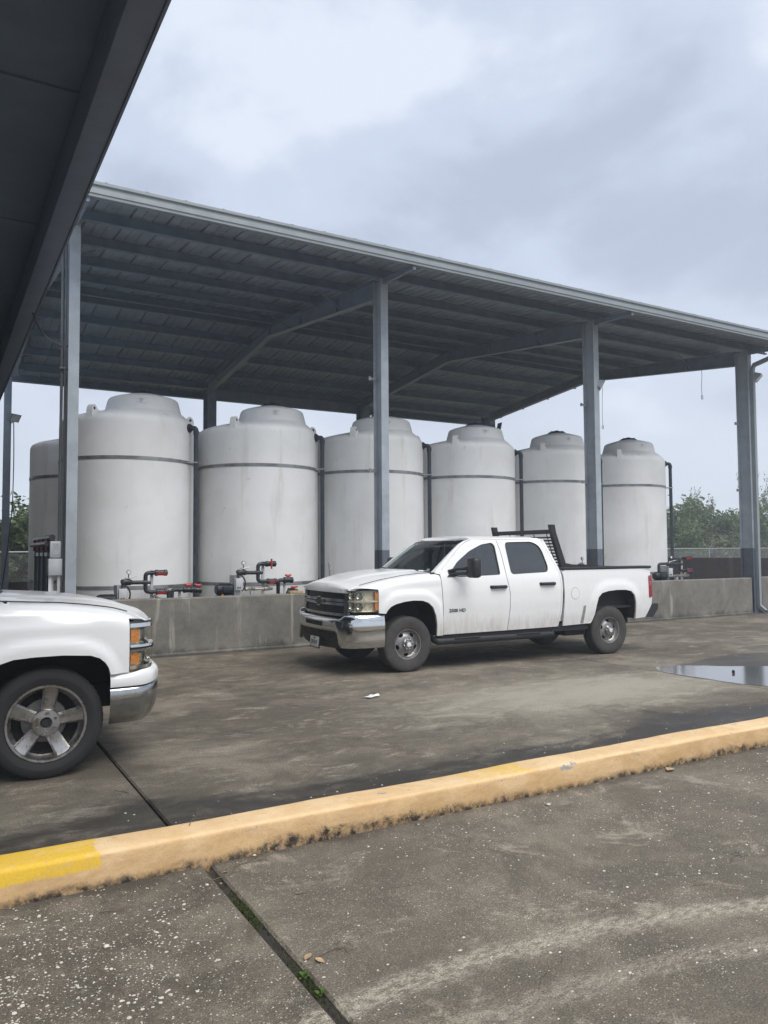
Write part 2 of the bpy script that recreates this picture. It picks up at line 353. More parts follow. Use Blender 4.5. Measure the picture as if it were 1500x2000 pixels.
def apron_mat():
    m, t, b = bsdf_mat('apron_concrete')
    c = coords(t, 'World'); s = sepxyz(t, c)
    mid = noise(t, c, 1.5, 13, 0.74, 0.4); big = noise(t, c, 0.75, 11, 0.72, 0.4)
    fine = noise(t, c, 75, 6, 0.85); fine2 = noise(t, c, 21, 9, 0.82, 0.3)
    a = mix(t, rng(t, mid, 0.38, 0.62), (0.098, 0.085, 0.066), (0.245, 0.215, 0.170))
    a = mix(t, rng(t, big, 0.43, 0.60, 0, 0.72), a, (0.080, 0.069, 0.055))
    pat = noise(t, c, 1.9, 13, 0.80, 0.5)
    a = mix(t, rng(t, pat, 0.54, 0.64, 0, 0.8), a, (0.42, 0.38, 0.31))
    a = mix(t, rng(t, fine, 0.46, 0.66, 0, 0.72), a, (0.055, 0.048, 0.038))
    a = mix(t, rng(t, fine2, 0.52, 0.66, 0, 0.55), a, (0.30, 0.265, 0.205))
    ag = N(t, 'ShaderNodeTexVoronoi'); ag.inputs['Scale'].default_value = 170; lk(t, mapping(t, c, (1, 1.2, 0)), ag.inputs['Vector'])
    agc = sepxyz(t, ag.outputs['Color'])['X']
    a = mix(t, mth(t, 'MULTIPLY', rng(t, ag.outputs['Distance'], 0.25, 0.45, 1, 0), rng(t, agc, 0.55, 1.0, 0, 0.55)), a, (0.30, 0.265, 0.21))
    a = mix(t, mth(t, 'MULTIPLY', rng(t, ag.outputs['Distance'], 0.25, 0.45, 1, 0), rng(t, agc, 0.30, 0.0, 0, 0.55)), a, (0.05, 0.044, 0.036))
    a = mix(t, rng(t, s['X'], 1.345, 1.350, 0, 0.13), a, (0.34, 0.31, 0.255))
    # hairline cracks
    ck = N(t, 'ShaderNodeTexVoronoi', feature='DISTANCE_TO_EDGE'); ck.inputs['Scale'].default_value = 0.55
    wv_ = N(t, 'ShaderNodeVectorMath', operation='ADD'); nz = N(t, 'ShaderNodeTexNoise'); nz.inputs['Scale'].default_value = 2.2; nz.inputs['Detail'].default_value = 8; lk(t, c, nz.inputs['Vector'])
    sc_ = N(t, 'ShaderNodeVectorMath', operation='SCALE'); sc_.inputs['Scale'].default_value = 0.7; lk(t, nz.outputs['Color'], sc_.inputs[0]); lk(t, c, wv_.inputs[0]); lk(t, sc_.outputs[0], wv_.inputs[1]); lk(t, wv_.outputs[0], ck.inputs['Vector'])
    a = mix(t, mth(t, 'MULTIPLY', rng(t, ck.outputs['Distance'], 0.0008, 0.0035, 0.7, 0), rng(t, big, 0.48, 0.56)), a, (0.04, 0.035, 0.03))
    # pale tyre tracks that curve across the apron
    wob = mth(t, 'MULTIPLY', mth(t, 'SUBTRACT', noise(t, c, 5.0, 12, 0.82), 0.5), 0.30)
    arc = mth(t, 'SUBTRACT', s['Y'], mth(t, 'MULTIPLY_ADD', mth(t, 'MULTIPLY', mth(t, 'SUBTRACT', s['X'], 1.9), mth(t, 'SUBTRACT', s['X'], 1.9)), -0.11, 2.74))
    d1 = mth(t, 'ABSOLUTE', mth(t, 'ADD', arc, wob)); d2 = mth(t, 'ABSOLUTE', mth(t, 'ADD', mth(t, 'ADD', arc, 0.36), wob))
    tr = mth(t, 'MAXIMUM', rng(t, d1, 0.02, 0.12, 0.85, 0), rng(t, d2, 0.02, 0.10, 0.5, 0))
    tr = mth(t, 'MULTIPLY', tr, rng(t, noise(t, mapping(t, c, (1, 2.2, 1), rot=(0, 0, -0.5)), 16, 8, 0.8), 0.42, 0.58, 0.12, 1))
    a = mix(t, tr, a, (0.47, 0.43, 0.36))
    # tiny shell chips set into the surface
    def chips(scale, size, seed, amount):
        v = N(t, 'ShaderNodeTexVoronoi'); v.inputs['Scale'].default_value = scale; v.inputs['Randomness'].default_value = 1
        lk(t, mapping(t, c, (1, 1.25, 0), loc=(seed, seed * 0.7, 0)), v.inputs['Vector'])
        sel = sepxyz(t, v.outputs['Color'])['X']
        return mth(t, 'MULTIPLY', rng(t, v.outputs['Distance'], size * 0.75, size, 1, 0), mth(t, 'GREATER_THAN', sel, amount))
    cl = rng(t, noise(t, c, 1.4, 3, 0.5), 0.35, 0.62, 0.25, 1)
    k = mth(t, 'MAXIMUM', chips(58, 0.27, 3.1, 0.84), chips(105, 0.32, 8.3, 0.80))
    a = mix(t, mth(t, 'MULTIPLY', k, cl), a, (0.50, 0.47, 0.40))
    # damp strip against the kerb
    dd = mth(t, 'ADD', mth(t, 'SUBTRACT', 4.33, s['Y']), mth(t, 'MULTIPLY', mth(t, 'SUBTRACT', noise(t, c, 2.2, 7, 0.65), 0.5), 0.55))
    a = mix(t, rng(t, dd, 0.0, 0.12, 0.65, 0), a, (0.050, 0.046, 0.040))
    lk(t, grain(t, a, c, 130, 0.50, (0.86, 0.83, 0.775)), b.inputs['Base Color'])
    b.inputs['Roughness'].default_value = 0.9
    bump(t, b, mth(t, 'ADD', mth(t, 'MULTIPLY', fine, 0.5), fine2), 0.45, 0.006)
    return m
M['apron'] = apron_mat()

def kerb_mat():
    m, t, b = bsdf_mat('kerb_paint')
    c = coords(t, 'World'); s = sepxyz(t, c)
    n = noise(t, c, 3.2, 9, 0.68, 0.4); n2 = noise(t, c, 16, 7, 0.7, 0.3); f = noise(t, c, 90, 4, 0.7)
    a = mix(t, rng(t, n, 0.3, 0.7), (0.66, 0.445, 0.215), (0.80, 0.585, 0.34))
    a = mix(t, rng(t, f, 0.55, 0.78, 0, 0.4), a, (0.50, 0.33, 0.18))
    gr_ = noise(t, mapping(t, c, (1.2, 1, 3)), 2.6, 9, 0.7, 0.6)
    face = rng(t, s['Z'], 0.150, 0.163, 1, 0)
    a = mix(t, mth(t, 'MULTIPLY', rng(t, gr_, 0.35, 0.65, 0.30, 0.75), face), a, (0.45, 0.275, 0.12))  # grime plus painted-in shade that darkens the front face
    # repainted yellow lengths
    def seg(x0, x1, zmin):
        wob = mth(t, 'ADD', mth(t, 'MULTIPLY', mth(t, 'SUBTRACT', n, 0.5), 0.20), mth(t, 'MULTIPLY', mth(t, 'SUBTRACT', n2, 0.5), 0.12))
        x = mth(t, 'ADD', s['X'], wob)
        e1 = mth(t, 'MULTIPLY', rng(t, x, x0, x0 + 0.02), rng(t, x, x1 - 0.02, x1, 1, 0))
        return mth(t, 'MULTIPLY', e1, rng(t, mth(t, 'ADD', s['Z'], mth(t, 'MULTIPLY', mth(t, 'SUBTRACT', n2, 0.5), 0.05)), zmin, zmin + 0.02))
    yel = mth(t, 'MAXIMUM', seg(-9, 0.80, 0.085), mth(t, 'MULTIPLY', seg(3.20, 3.72, 0.158), 0.8))
    yel = mth(t, 'MULTIPLY', yel, rng(t, noise(t, mapping(t, c, (1.5, 4, 4)), 5.0, 12, 0.8, 0.6), 0.36, 0.50, 0.35, 0.95))
    a = mix(t, yel, a, (0.72, 0.46, 0.03))
    worn = noise(t, mapping(t, c, (2.5, 5, 5)), 2.2, 12, 0.8, 0.8)
    a = mix(t, rng(t, worn, 0.57, 0.66, 0, 0.55), a, (0.74, 0.60, 0.44))
    a = mix(t, rng(t, worn, 0.40, 0.33, 0, 0.5), a, (0.42, 0.27, 0.13))
    # chips down to grey concrete
    chip = mth(t, 'MULTIPLY', rng(t, noise(t, mapping(t, c, (4, 8, 8)), 2.0, 6, 0.65), 0.655, 0.67), rng(t, s['Z'], 0.10, 0.13))
    a = mix(t, chip, a, (0.30, 0.31, 0.33))
    spot = rng(t, noise(t, c, 30, 5, 0.7, 0.5), 0.655, 0.70, 0, 0.8)
    a = mix(t, spot, a, (0.14, 0.09, 0.05))
    # black mould that climbs from the foot
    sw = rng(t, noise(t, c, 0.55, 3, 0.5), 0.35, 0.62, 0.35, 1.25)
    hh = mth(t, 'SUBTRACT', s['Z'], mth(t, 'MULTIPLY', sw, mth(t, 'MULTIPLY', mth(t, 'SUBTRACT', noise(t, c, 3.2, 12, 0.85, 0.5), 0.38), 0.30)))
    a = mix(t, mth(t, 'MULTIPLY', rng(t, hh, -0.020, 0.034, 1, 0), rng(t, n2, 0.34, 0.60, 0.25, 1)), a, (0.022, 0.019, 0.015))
    lk(t, grain(t, a, c, 90, 0.07, (0.97, 0.96, 0.95)), b.inputs['Base Color'])
    b.inputs['Roughness'].default_value = 0.8
    bump(t, b, mth(t, 'ADD', n2, mth(t, 'MULTIPLY', f, 0.25)), 0.25, 0.010)
    return m
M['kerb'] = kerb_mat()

M['soil'] = pm('joint_soil', (0.035, 0.030, 0.022), 0.95, 0, 0.4, 30, 0.6, 60, space='World')
M['ground'] = pm('grass_ground', (0.13, 0.125, 0.06), 0.95, 0, 0.4, 0.8, 0.3, 8, space='World', dirt=(0.20, 0.17, 0.10), dirt_amt=0.7)
M['moss'] = pm('moss', (0.050, 0.066, 0.016), 0.95, 0, 0.45, 40, 0.5, 150)
M['shell'] = pm('shell_chip', (0.58, 0.545, 0.47), 0.7, 0, 0.2, 30, space='World')

def leaf_mat(name, a, b2, trans=0.35):
    m, t, b = bsdf_mat(name)
    g = N(t, 'ShaderNodeNewGeometry')
    n = noise(t, coords(t), 0.9, 4, 0.6)
    f = mth(t, 'ADD', mth(t, 'MULTIPLY', g.outputs['Random Per Island'], 0.6), mth(t, 'MULTIPLY', n, 0.5))
    col = mix(t, rng(t, f, 0.15, 0.95), a, b2)
    lk(t, col, b.inputs['Base Color']); b.inputs['Roughness'].default_value = 0.6
    tl = N(t, 'ShaderNodeBsdfTranslucent'); lk(t, col, tl.inputs['Color'])
    ms = N(t, 'ShaderNodeMixShader'); ms.inputs[0].default_value = trans
    lk(t, b.outputs[0], ms.inputs[1]); lk(t, tl.outputs[0], ms.inputs[2]); lk(t, ms.outputs[0], t.nodes['Material Output'].inputs['Surface'])
    return m
M['leaf1'] = leaf_mat('leaf_dark', (0.060, 0.098, 0.042), (0.140, 0.190, 0.082))
M['leaf2'] = leaf_mat('leaf_mid', (0.085, 0.130, 0.048), (0.185, 0.240, 0.095))
M['leaf3'] = leaf_mat('leaf_pale', (0.120, 0.145, 0.080), (0.225, 0.245, 0.135))
M['weed'] = leaf_mat('weed_leaf', (0.06, 0.13, 0.015), (0.12, 0.22, 0.03))

def wire_mat():
    m, t, b = bsdf_mat('chain_link')
    c = coords(t, 'World'); s = sepxyz(t, c)
    u = mth(t, 'ADD', s['X'], s['Z']); v = mth(t, 'SUBTRACT', s['X'], s['Z'])
    def ln(x):
        fr = mth(t, 'FRACT', mth(t, 'MULTIPLY', x, 14.0))
        return mth(t, 'GREATER_THAN', mth(t, 'ABSOLUTE', mth(t, 'SUBTRACT', fr, 0.5)), 0.44)
    k = mth(t, 'MAXIMUM', ln(u), ln(v))
    b.inputs['Base Color'].default_value = (0.34, 0.35, 0.35, 1); b.inputs['Roughness'].default_value = 0.5
    lk(t, k, b.inputs['Alpha'])
    return m
M['wire'] = wire_mat()

def water_mat():
    m, t, b = bsdf_mat('puddle_water')
    c = coords(t, 'World')
    b.inputs['Base Color'].default_value = (0.16, 0.155, 0.145, 1); b.inputs['Coat Weight'].default_value = 1.0; b.inputs['Coat Roughness'].default_value = 0.10
    b.inputs['Roughness'].default_value = 0.11; b.inputs['IOR'].default_value = 1.33
    b.inputs['Specular IOR Level'].default_value = 1.0
    bump(t, b, noise(t, c, 9, 4), 0.10, 0.01)
    tr = N(t, 'ShaderNodeBsdfTransparent'); tr.inputs['Color'].default_value = (0.55, 0.53, 0.5, 1)
    ms = N(t, 'ShaderNodeMixShader'); ms.inputs[0].default_value = 0.12
    lk(t, b.outputs[0], ms.inputs[1]); lk(t, tr.outputs[0], ms.inputs[2]); lk(t, ms.outputs[0], t.nodes['Material Output'].inputs['Surface'])
    return m
M['water'] = water_mat()

# ------------------------------------------------------------------ mesh helpers
def link(name, me, mat=None, parent=None):
    o = bpy.data.objects.new(name, me)
    COL.objects.link(o)
    if mat is not None and me is not None:
        me.materials.clear(); me.materials.append(mat)
    if parent is not None: o.parent = parent
    return o
def empty(name, loc=(0, 0, 0), rz=0.0):
    o = bpy.data.objects.new(name, None)
    COL.objects.link(o); o.location = loc; o.rotation_euler = (0, 0, rz); o.empty_display_size = 0.2
    return o
def tag(o, label=None, cat=None, group=None, kind=None):
    if label: o['label'] = label
    if cat: o['category'] = cat
    if group: o['group'] = group
    if kind: o['kind'] = kind
    return o
def copy_tree(o, parent=None):
    c = o.copy(); COL.objects.link(c); c.parent = parent
    for ch in o.children: copy_tree(ch, c)
    return c

class MB:
    def __init__(s, mtx=None):
        s.v = []; s.f = []; s.M = mtx
    def add(s, vs, fs):
        b = len(s.v)
        s.v += [tuple(s.M @ Vector(p)) if s.M else tuple(p) for p in vs]
        s.f += [tuple(i + b for i in f) for f in fs]
        return s
    def box(s, x0, x1, y0, y1, z0, z1):
        vs = [(x, y, z) for x in (x0, x1) for y in (y0, y1) for z in (z0, z1)]
        return s.add(vs, [(0, 1, 3, 2), (4, 6, 7, 5), (0, 4, 5, 1), (2, 3, 7, 6), (0, 2, 6, 4), (1, 5, 7, 3)])
    def bbox(s, x0, x1, y0, y1, z0, z1, r=0.01):
        """box with chamfered edges"""
        bm = bmesh.new(); bmesh.ops.create_cube(bm, size=1)
        for v in bm.verts:
            v.co = Vector(((x0 + x1) / 2 + v.co.x * (x1 - x0), (y0 + y1) / 2 + v.co.y * (y1 - y0), (z0 + z1) / 2 + v.co.z * (z1 - z0)))
        r = min(r, 0.45 * min(abs(x1 - x0), abs(y1 - y0), abs(z1 - z0)))
        bmesh.ops.bevel(bm, geom=list(bm.edges), offset=r, segments=2, affect='EDGES', profile=0.5)
        bm.verts.index_update()
        s.add([v.co.copy() for v in bm.verts], [[v.index for v in f.verts] for f in bm.faces]); bm.free()
        return s
    def tube(s, pts, r, n=10, caps=True, ry=None):
        pts = [Vector(p) for p in pts]; k = len(pts)
        R = r if isinstance(r, (list, tuple)) else [r] * k
        ref = Vector((0, 0, 1))
        t0 = (pts[1] - pts[0]).normalized()
        if abs(t0.dot(ref)) > 0.9: ref = Vector((1, 0, 0))
        a = t0.cross(ref).normalized()
        vs = []
        for i, p in enumerate(pts):
            t = ((pts[min(i + 1, k - 1)] - pts[max(i - 1, 0)])).normalized()
            a = (a - t * a.dot(t)).normalized(); b = t.cross(a)
            for j in range(n):
                q = 2 * pi * j / n
                vs.append(p + a * (R[i] * cos(q)) + b * ((ry if ry else R[i]) * sin(q)))
        fs = [(i * n + j, i * n + (j + 1) % n, (i + 1) * n + (j + 1) % n, (i + 1) * n + j) for i in range(k - 1) for j in range(n)]
        if caps: fs += [tuple(range(n))[::-1], tuple((k - 1) * n + j for j in range(n))]
        return s.add(vs, fs)
    def cyl(s, p0, p1, r0, r1=None, n=14): return s.tube([p0, p1], [r0, r0 if r1 is None else r1], n)
    def lathe(s, prof, n=32, mtx=None, close=False):
        """prof: (radius, z) list turned round z"""
        vs = []; mt = mtx or Matrix()
        for r, z in prof:
            for j in range(n):
                q = 2 * pi * j / n; vs.append(mt @ Vector((r * cos(q), r * sin(q), z)))
        k = len(prof)
        fs = [(i * n + j, i * n + (j + 1) % n, (i + 1) * n + (j + 1) % n, (i + 1) * n + j) for i in range(k - 1) for j in range(n)]
        if close: fs += [((k - 1) * n + j, (k - 1) * n + (j + 1) % n, (j + 1) % n, j) for j in range(n)]
        return s.add(vs, fs)
    def prism(s, poly, fn, c0, c1):
        """poly (a,b); fn(a,b,c) -> xyz; extruded between c0 and c1"""
        n = len(poly)
        vs = [fn(a, b, c0) for a, b in poly] + [fn(a, b, c1) for a, b in poly]
        fs = [tuple(range(n))[::-1], tuple(range(n, 2 * n))] + [(i, (i + 1) % n, n + (i + 1) % n, n + i) for i in range(n)]
        return s.add(vs, fs)
    def grid(s, rows):
        n = len(rows[0]); vs = [p for r in rows for p in r]
        return s.add(vs, [(i * n + j, i * n + j + 1, (i + 1) * n + j + 1, (i + 1) * n + j) for i in range(len(rows) - 1) for j in range(n - 1)])
    def build(s, name, mat, parent=None, ang=40, recalc=True, loc=None):
        me = bpy.data.meshes.new(name)
        vs = s.v
        if loc is not None:
            L = Vector(loc); vs = [tuple(Vector(p) - L) for p in vs]
        me.from_pydata([tuple(p) for p in vs], [], s.f); me.validate()
        if recalc:
            bm = bmesh.new(); bm.from_mesh(me); bmesh.ops.recalc_face_normals(bm, faces=bm.faces); bm.to_mesh(me); bm.free()
        if ang:
            me.shade_smooth(); me.set_sharp_from_angle(angle=radians(ang))
        o = link(name, me, mat, parent)
        if loc is not None: o.location = loc
        return o

def elbow(p0, pc, p1, r, n=6):
    """points that round the corner pc between p0 and p1 with radius r"""
    a = Vector(p0); c = Vector(pc); b = Vector(p1)
    da = (a - c).normalized() * r; db = (b - c).normalized() * r
    res = [a]
    for i in range(n + 1):
        t = i / n; res.append((c + da) * (1 - t) ** 2 + c * 2 * t * (1 - t) + (c + db) * t ** 2)
    res.append(b)
    return res
def path(pts, r=0.05, n=5):
    res = [Vector(pts[0])]
    for i in range(1, len(pts) - 1):
        e_ = elbow(pts[i - 1], pts[i], pts[i + 1], r, n); res += e_[1:-1]
    res.append(Vector(pts[-1]))
    return res
def lerp_tab(tab, x):
    if x <= tab[0][0]: return tab[0][1]
    for (a, p), (b, q) in zip(tab, tab[1:]):
        if x <= b: return p + (q - p) * (x - a) / (b - a)
    return tab[-1][1]
def sstep(a, b, x):
    t = max(0, min(1, (x - a) / (b - a))); return t * t * (3 - 2 * t)
def round_poly(pts, r, n=4):
    res = []; k = len(pts)
    for i in range(k):
        a, c, b = Vector(pts[i - 1]), Vector(pts[i]), Vector(pts[(i + 1) % k])
        ra = min(r, (a - c).length * 0.45); rb = min(r, (b - c).length * 0.45)
        p, q = c + (a - c).normalized() * ra, c + (b - c).normalized() * rb
        for j in range(n + 1):
            t = j / n; w_ = p * (1 - t) ** 2 + c * 2 * t * (1 - t) + q * t ** 2
            res.append((w_.x, w_.y))
    return res
def resample(poly, step):
    res = []; k = len(poly)
    for i in range(k):
        a = Vector(poly[i]); b = Vector(poly[(i + 1) % k]); m = max(1, int((b - a).length / step + 0.5))
        for j in range(m): res.append(tuple(a.lerp(b, j / m)))
    return res
def inside(poly, x, y):
    c = False; j = len(poly) - 1
    for i in range(len(poly)):
        xi, yi = poly[i]; xj, yj = poly[j]
        if (yi > y) != (yj > y) and x < (xj - xi) * (y - yi) / (yj - yi) + xi: c = not c
        j = i
    return c
def panel(name, outline, fn, mat, parent, thick=(0, 0, 0), holes=(), step=0.07, ang=35):
    """sheet: 2D outline (with holes) triangulated finely, mapped through fn(a,b), rim turned in by thick"""
    loops = [resample(outline, step)] + [resample(h, step) for h in holes]
    vs = []; es = []
    for lp in loops:
        b = len(vs); n = len(lp); vs += [Vector(p) for p in lp]; es += [(b + i, b + (i + 1) % n) for i in range(n)]
    xs = [v.x for v in vs]; ys = [v.y for v in vs]
    nb = len(vs); bpts = [v.copy() for v in vs]
    i = 0; y = min(ys) + step * 0.5
    while y < max(ys):
        x = min(xs) + (step * 0.5 if i % 2 else 0.0) + step * 0.3
        while x < max(xs):
            if inside(loops[0], x, y) and not any(inside(h, x, y) for h in loops[1:]):
                q = Vector((x, y))
                if min((q - p).length_squared for p in bpts) > (step * 0.45) ** 2: vs.append(q)
            x += step
        y += step * 0.87; i += 1
    V, E_, F_, *_ = delaunay_2d_cdt(vs, es, [], 0, 1e-6)
    tris = []
    for f in F_:
        c = sum((V[k] for k in f), Vector((0, 0))) / len(f)
        if inside(loops[0], c.x, c.y) and not any(inside(h, c.x, c.y) for h in loops[1:]): tris.append(tuple(f))
    P = [Vector(fn(v.x, v.y)) for v in V]
    cnt = {}
    for f in tris:
        for a, b in zip(f, f[1:] + f[:1]): cnt[(min(a, b), max(a, b))] = cnt.get((min(a, b), max(a, b)), 0) + 1
    th = Vector(thick)
    fs = list(tris)
    if th.length > 0:
        mp = {}
        for (a, b), c in cnt.items():
            if c == 1:
                for k in (a, b):
                    if k not in mp: mp[k] = len(P); P.append(P[k] + th)
                fs.append((a, b, mp[b], mp[a]))
    me = bpy.data.meshes.new(name)
    me.from_pydata([tuple(p) for p in P], [], fs); me.validate()
    bm = bmesh.new(); bm.from_mesh(me)
    bmesh.ops.delete(bm, geom=[v for v in bm.verts if not v.link_faces], context='VERTS')
    bmesh.ops.recalc_face_normals(bm, faces=bm.faces); bm.to_mesh(me); bm.free()
    me.shade_smooth(); me.set_sharp_from_angle(angle=radians(ang))
    return link(name, me, mat, parent)
def text_mesh(name, body, size, mat, parent, mtx, depth=0.004, align='CENTER', sx=1.0, bold=0.0):
    cu = bpy.data.curves.new(name, 'FONT'); cu.body = body; cu.size = size; cu.extrude = depth; cu.align_x = align; cu.align_y = 'CENTER'; cu.offset = bold
    cu.resolution_u = 3
    ob = bpy.data.objects.new(name, cu); COL.objects.link(ob)
    bpy.context.view_layer.update()
    me = bpy.data.meshes.new_from_object(ob)
    bpy.data.objects.remove(ob)
    me.transform(mtx @ Matrix.Diagonal((sx, 1, 1, 1)))
    return link(name, me, mat, parent)
# ================================================================== SETTING
KY0, KY1, KH = 4.33, 4.60, 0.17
g = MB().grid([[(x, y, -0.12) for x in (-600, -60, -12, 30, 90, 600)] for y in (-300, -20, 30, 90, 800)]).build('ground', M['ground'])
tag(g, kind='structure')

def slab_sheet(name, x0, x1, y0, y1, mat, parent, z=0.0, t=0.11):
    # slab with a small worn arris so that its edge catches light
    c = 0.012
    mb = MB()
    rows = [(0, z - t), (0, z - c), (c, z)]
    prev = []
    vs = []
    for ins, zz in rows:
        vs += [(x0 + ins, y0 + ins, zz), (x1 - ins, y0 + ins, zz), (x1 - ins, y1 - ins, zz), (x0 + ins, y1 - ins, zz)]
    fs = [(8, 9, 10, 11)]
    for k in (0, 1):
        for j in range(4): fs.append((k * 4 + j, k * 4 + (j + 1) % 4, k * 4 + 4 + (j + 1) % 4, k * 4 + 4 + j))
    return mb.add(vs, fs).build(name, mat, parent, ang=20)

yard = MB().box(-14, 40, 4.5, 27.5, -0.14, -0.045).build('yard', M['soil'])
tag(yard, kind='structure')
gp = 0.008
xs = [-14, -3.7, 1.33, 9.0, 16.7, 24.4, 40]
for i in range(len(xs) - 1):
    ys = [4.55, 4.93, 9.4, 13.22] if i <= 1 else [4.55, 9.4, 13.22]
    for j in range(len(ys) - 1):
        slab_sheet('concrete_slab', xs[i] + gp, xs[i + 1] - gp, ys[j] + gp, ys[j + 1] - gp, M['yard'], yard)
slab_sheet('containment_floor', -13.9, 39.9, 13.24, 27.3, M['yard'], yard, -0.004)

apron = MB().box(-14, 40, -12, 4.48, -0.14, -0.055).build('apron', M['soil'])
tag(apron, kind='structure')
for i, (a, b) in enumerate(((-14, -3.7), (-3.7, 1.325), (1.372, 9.0), (9.02, 24), (24.02, 40))):
    for (c, d) in ((-12, -2.2), (-2.18, 4.325)):
        slab_sheet('concrete_slab', a, b, c, d, M['apron'], apron)

# kerb: rounded, slightly wavy profile cast in one length
rows = []
rnd = random.Random(3)
nx = 300
wav = [0.0] * (nx + 1)
for k in range(nx + 1):
    X = -12 + 46 * k / nx
    wv = 0.006 * sin(X * 1.7) + 0.004 * sin(X * 4.3 + 1) + rnd.uniform(-0.002, 0.002)
    hv = KH + 0.004 * sin(X * 1.1 + 2) + 0.003 * sin(X * 3.7) + rnd.uniform(-0.0015, 0.0015)
    prof = [(KY0 - 0.004, -0.1), (KY0 - 0.004, 0.0), (KY0 + 0.004 + wv, hv * 0.5), (KY0 + 0.009 + wv, hv - 0.024), (KY0 + 0.014 + wv, hv - 0.010), (KY0 + 0.026 + wv, hv - 0.002),
            (KY0 + 0.05 + wv, hv), (KY1 - 0.05, hv), (KY1 - 0.022, hv - 0.004), (KY1 - 0.006, hv - 0.016), (KY1, hv - 0.04), (KY1 + 0.01, 0.0), (KY1 + 0.01, -0.1)]
    rows.append([(X, y, z) for y, z in prof])
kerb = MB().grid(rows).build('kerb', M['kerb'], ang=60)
tag(kerb, 'peach painted concrete kerb with yellow lengths and black mould at its foot', 'kerb')

# ------------------------------------------------------------------ walls of the tank containment
WY = 13.17
def wall_run(name, pts, th, h, mat, label):
    (x0, y0), (x1, y1) = pts
    L = hypot(x1 - x0, y1 - y0); a = atan2(y1 - y0, x1 - x0)
    n = max(2, int(L / 0.5)); r_ = random.Random(int(L * 100)); rows = []
    for i in range(n + 1):
        x = L * i / n; dz = r_.uniform(-0.004, 0.004); dy = r_.uniform(-0.003, 0.003)
        rows.append([(x, dy - 0.05, -0.1), (x, dy - 0.045, 0.035), (x, dy - 0.002, 0.06), (x, dy, h - 0.02 + dz), (x, dy + 0.015, h + dz), (x, th - 0.015, h + dz), (x, th, h - 0.02 + dz), (x, th, -0.1)])
    mb = MB().grid(rows)
    m = len(rows[0]); mb.f += [tuple(range(m)), tuple(range(n * m, (n + 1) * m))[::-1]]
    o = mb.build(name, mat, ang=30); o.location = (x0, y0, 0); o.rotation_euler = (0, 0, a)
    tag(o, label, 'wall'); return o
wall_run('containment_wall', ((2.02, WY), (19.10, WY)), 0.20, 0.977, M['wall'], 'long low grey concrete containment wall behind the far white pickup')
wall_run('containment_wall', ((19.52, WY - 0.01), (34.0, WY - 0.01)), 0.20, 0.985, M['wall'], 'short grey wall section to the right of the downspout at the image edge')
wall_run('containment_wall', ((-8.0, 26.2), (26.0, 26.2)), 0.20, 0.90, M['wall_brown'], 'dark brown wall at the back under the canopy, seen at far left')
wall_run('containment_wall', ((23.3, 13.5), (23.3, 26.1)), 0.25, 1.47, M['wall_brown'], 'tall dark brown side wall behind the rightmost pump')

# ------------------------------------------------------------------ open shed over the tanks
X0, BL, YF, YB = 1.796, 5.801, 13.173, 25.275
RIDGE = 19.22; EY0, EY1 = 11.98, 26.46; EZ = 7.30; SL = 0.098
RX0, RX1 = 1.50, 20.2
def zroof(y): return EZ + SL * (min(y, 2 * RIDGE - y) - EY0)
shed = empty('open_shed', (X0, YF, 0))
tag(shed, 'open sided blue grey steel shed roof on tall columns over the white tanks', 'shed')
def sh(mb, name, mat, parent=shed, ang=30):
    o = mb.build(name, mat, None, ang); o.parent = parent
    p_ = parent; off = Vector((0, 0, 0))
    while p_ is not None: off += p_.location; p_ = p_.parent
    o.location = -off
    return o
FL, TH = 0.165, 0.014
def hsect(x, y0, y1, z0, z1, mb, fl=FL):
    """I-column: flanges across x at y0 and y1, web between"""
    mb.box(x, x + fl, y0, y0 + TH, z0, z1); mb.box(x, x + fl, y1 - TH, y1, z0, z1)
    mb.box(x + fl / 2 - 0.005, x + fl / 2 + 0.005, y0 + TH, y1 - TH, z0, z1)
    return mb
DZ = 1.77
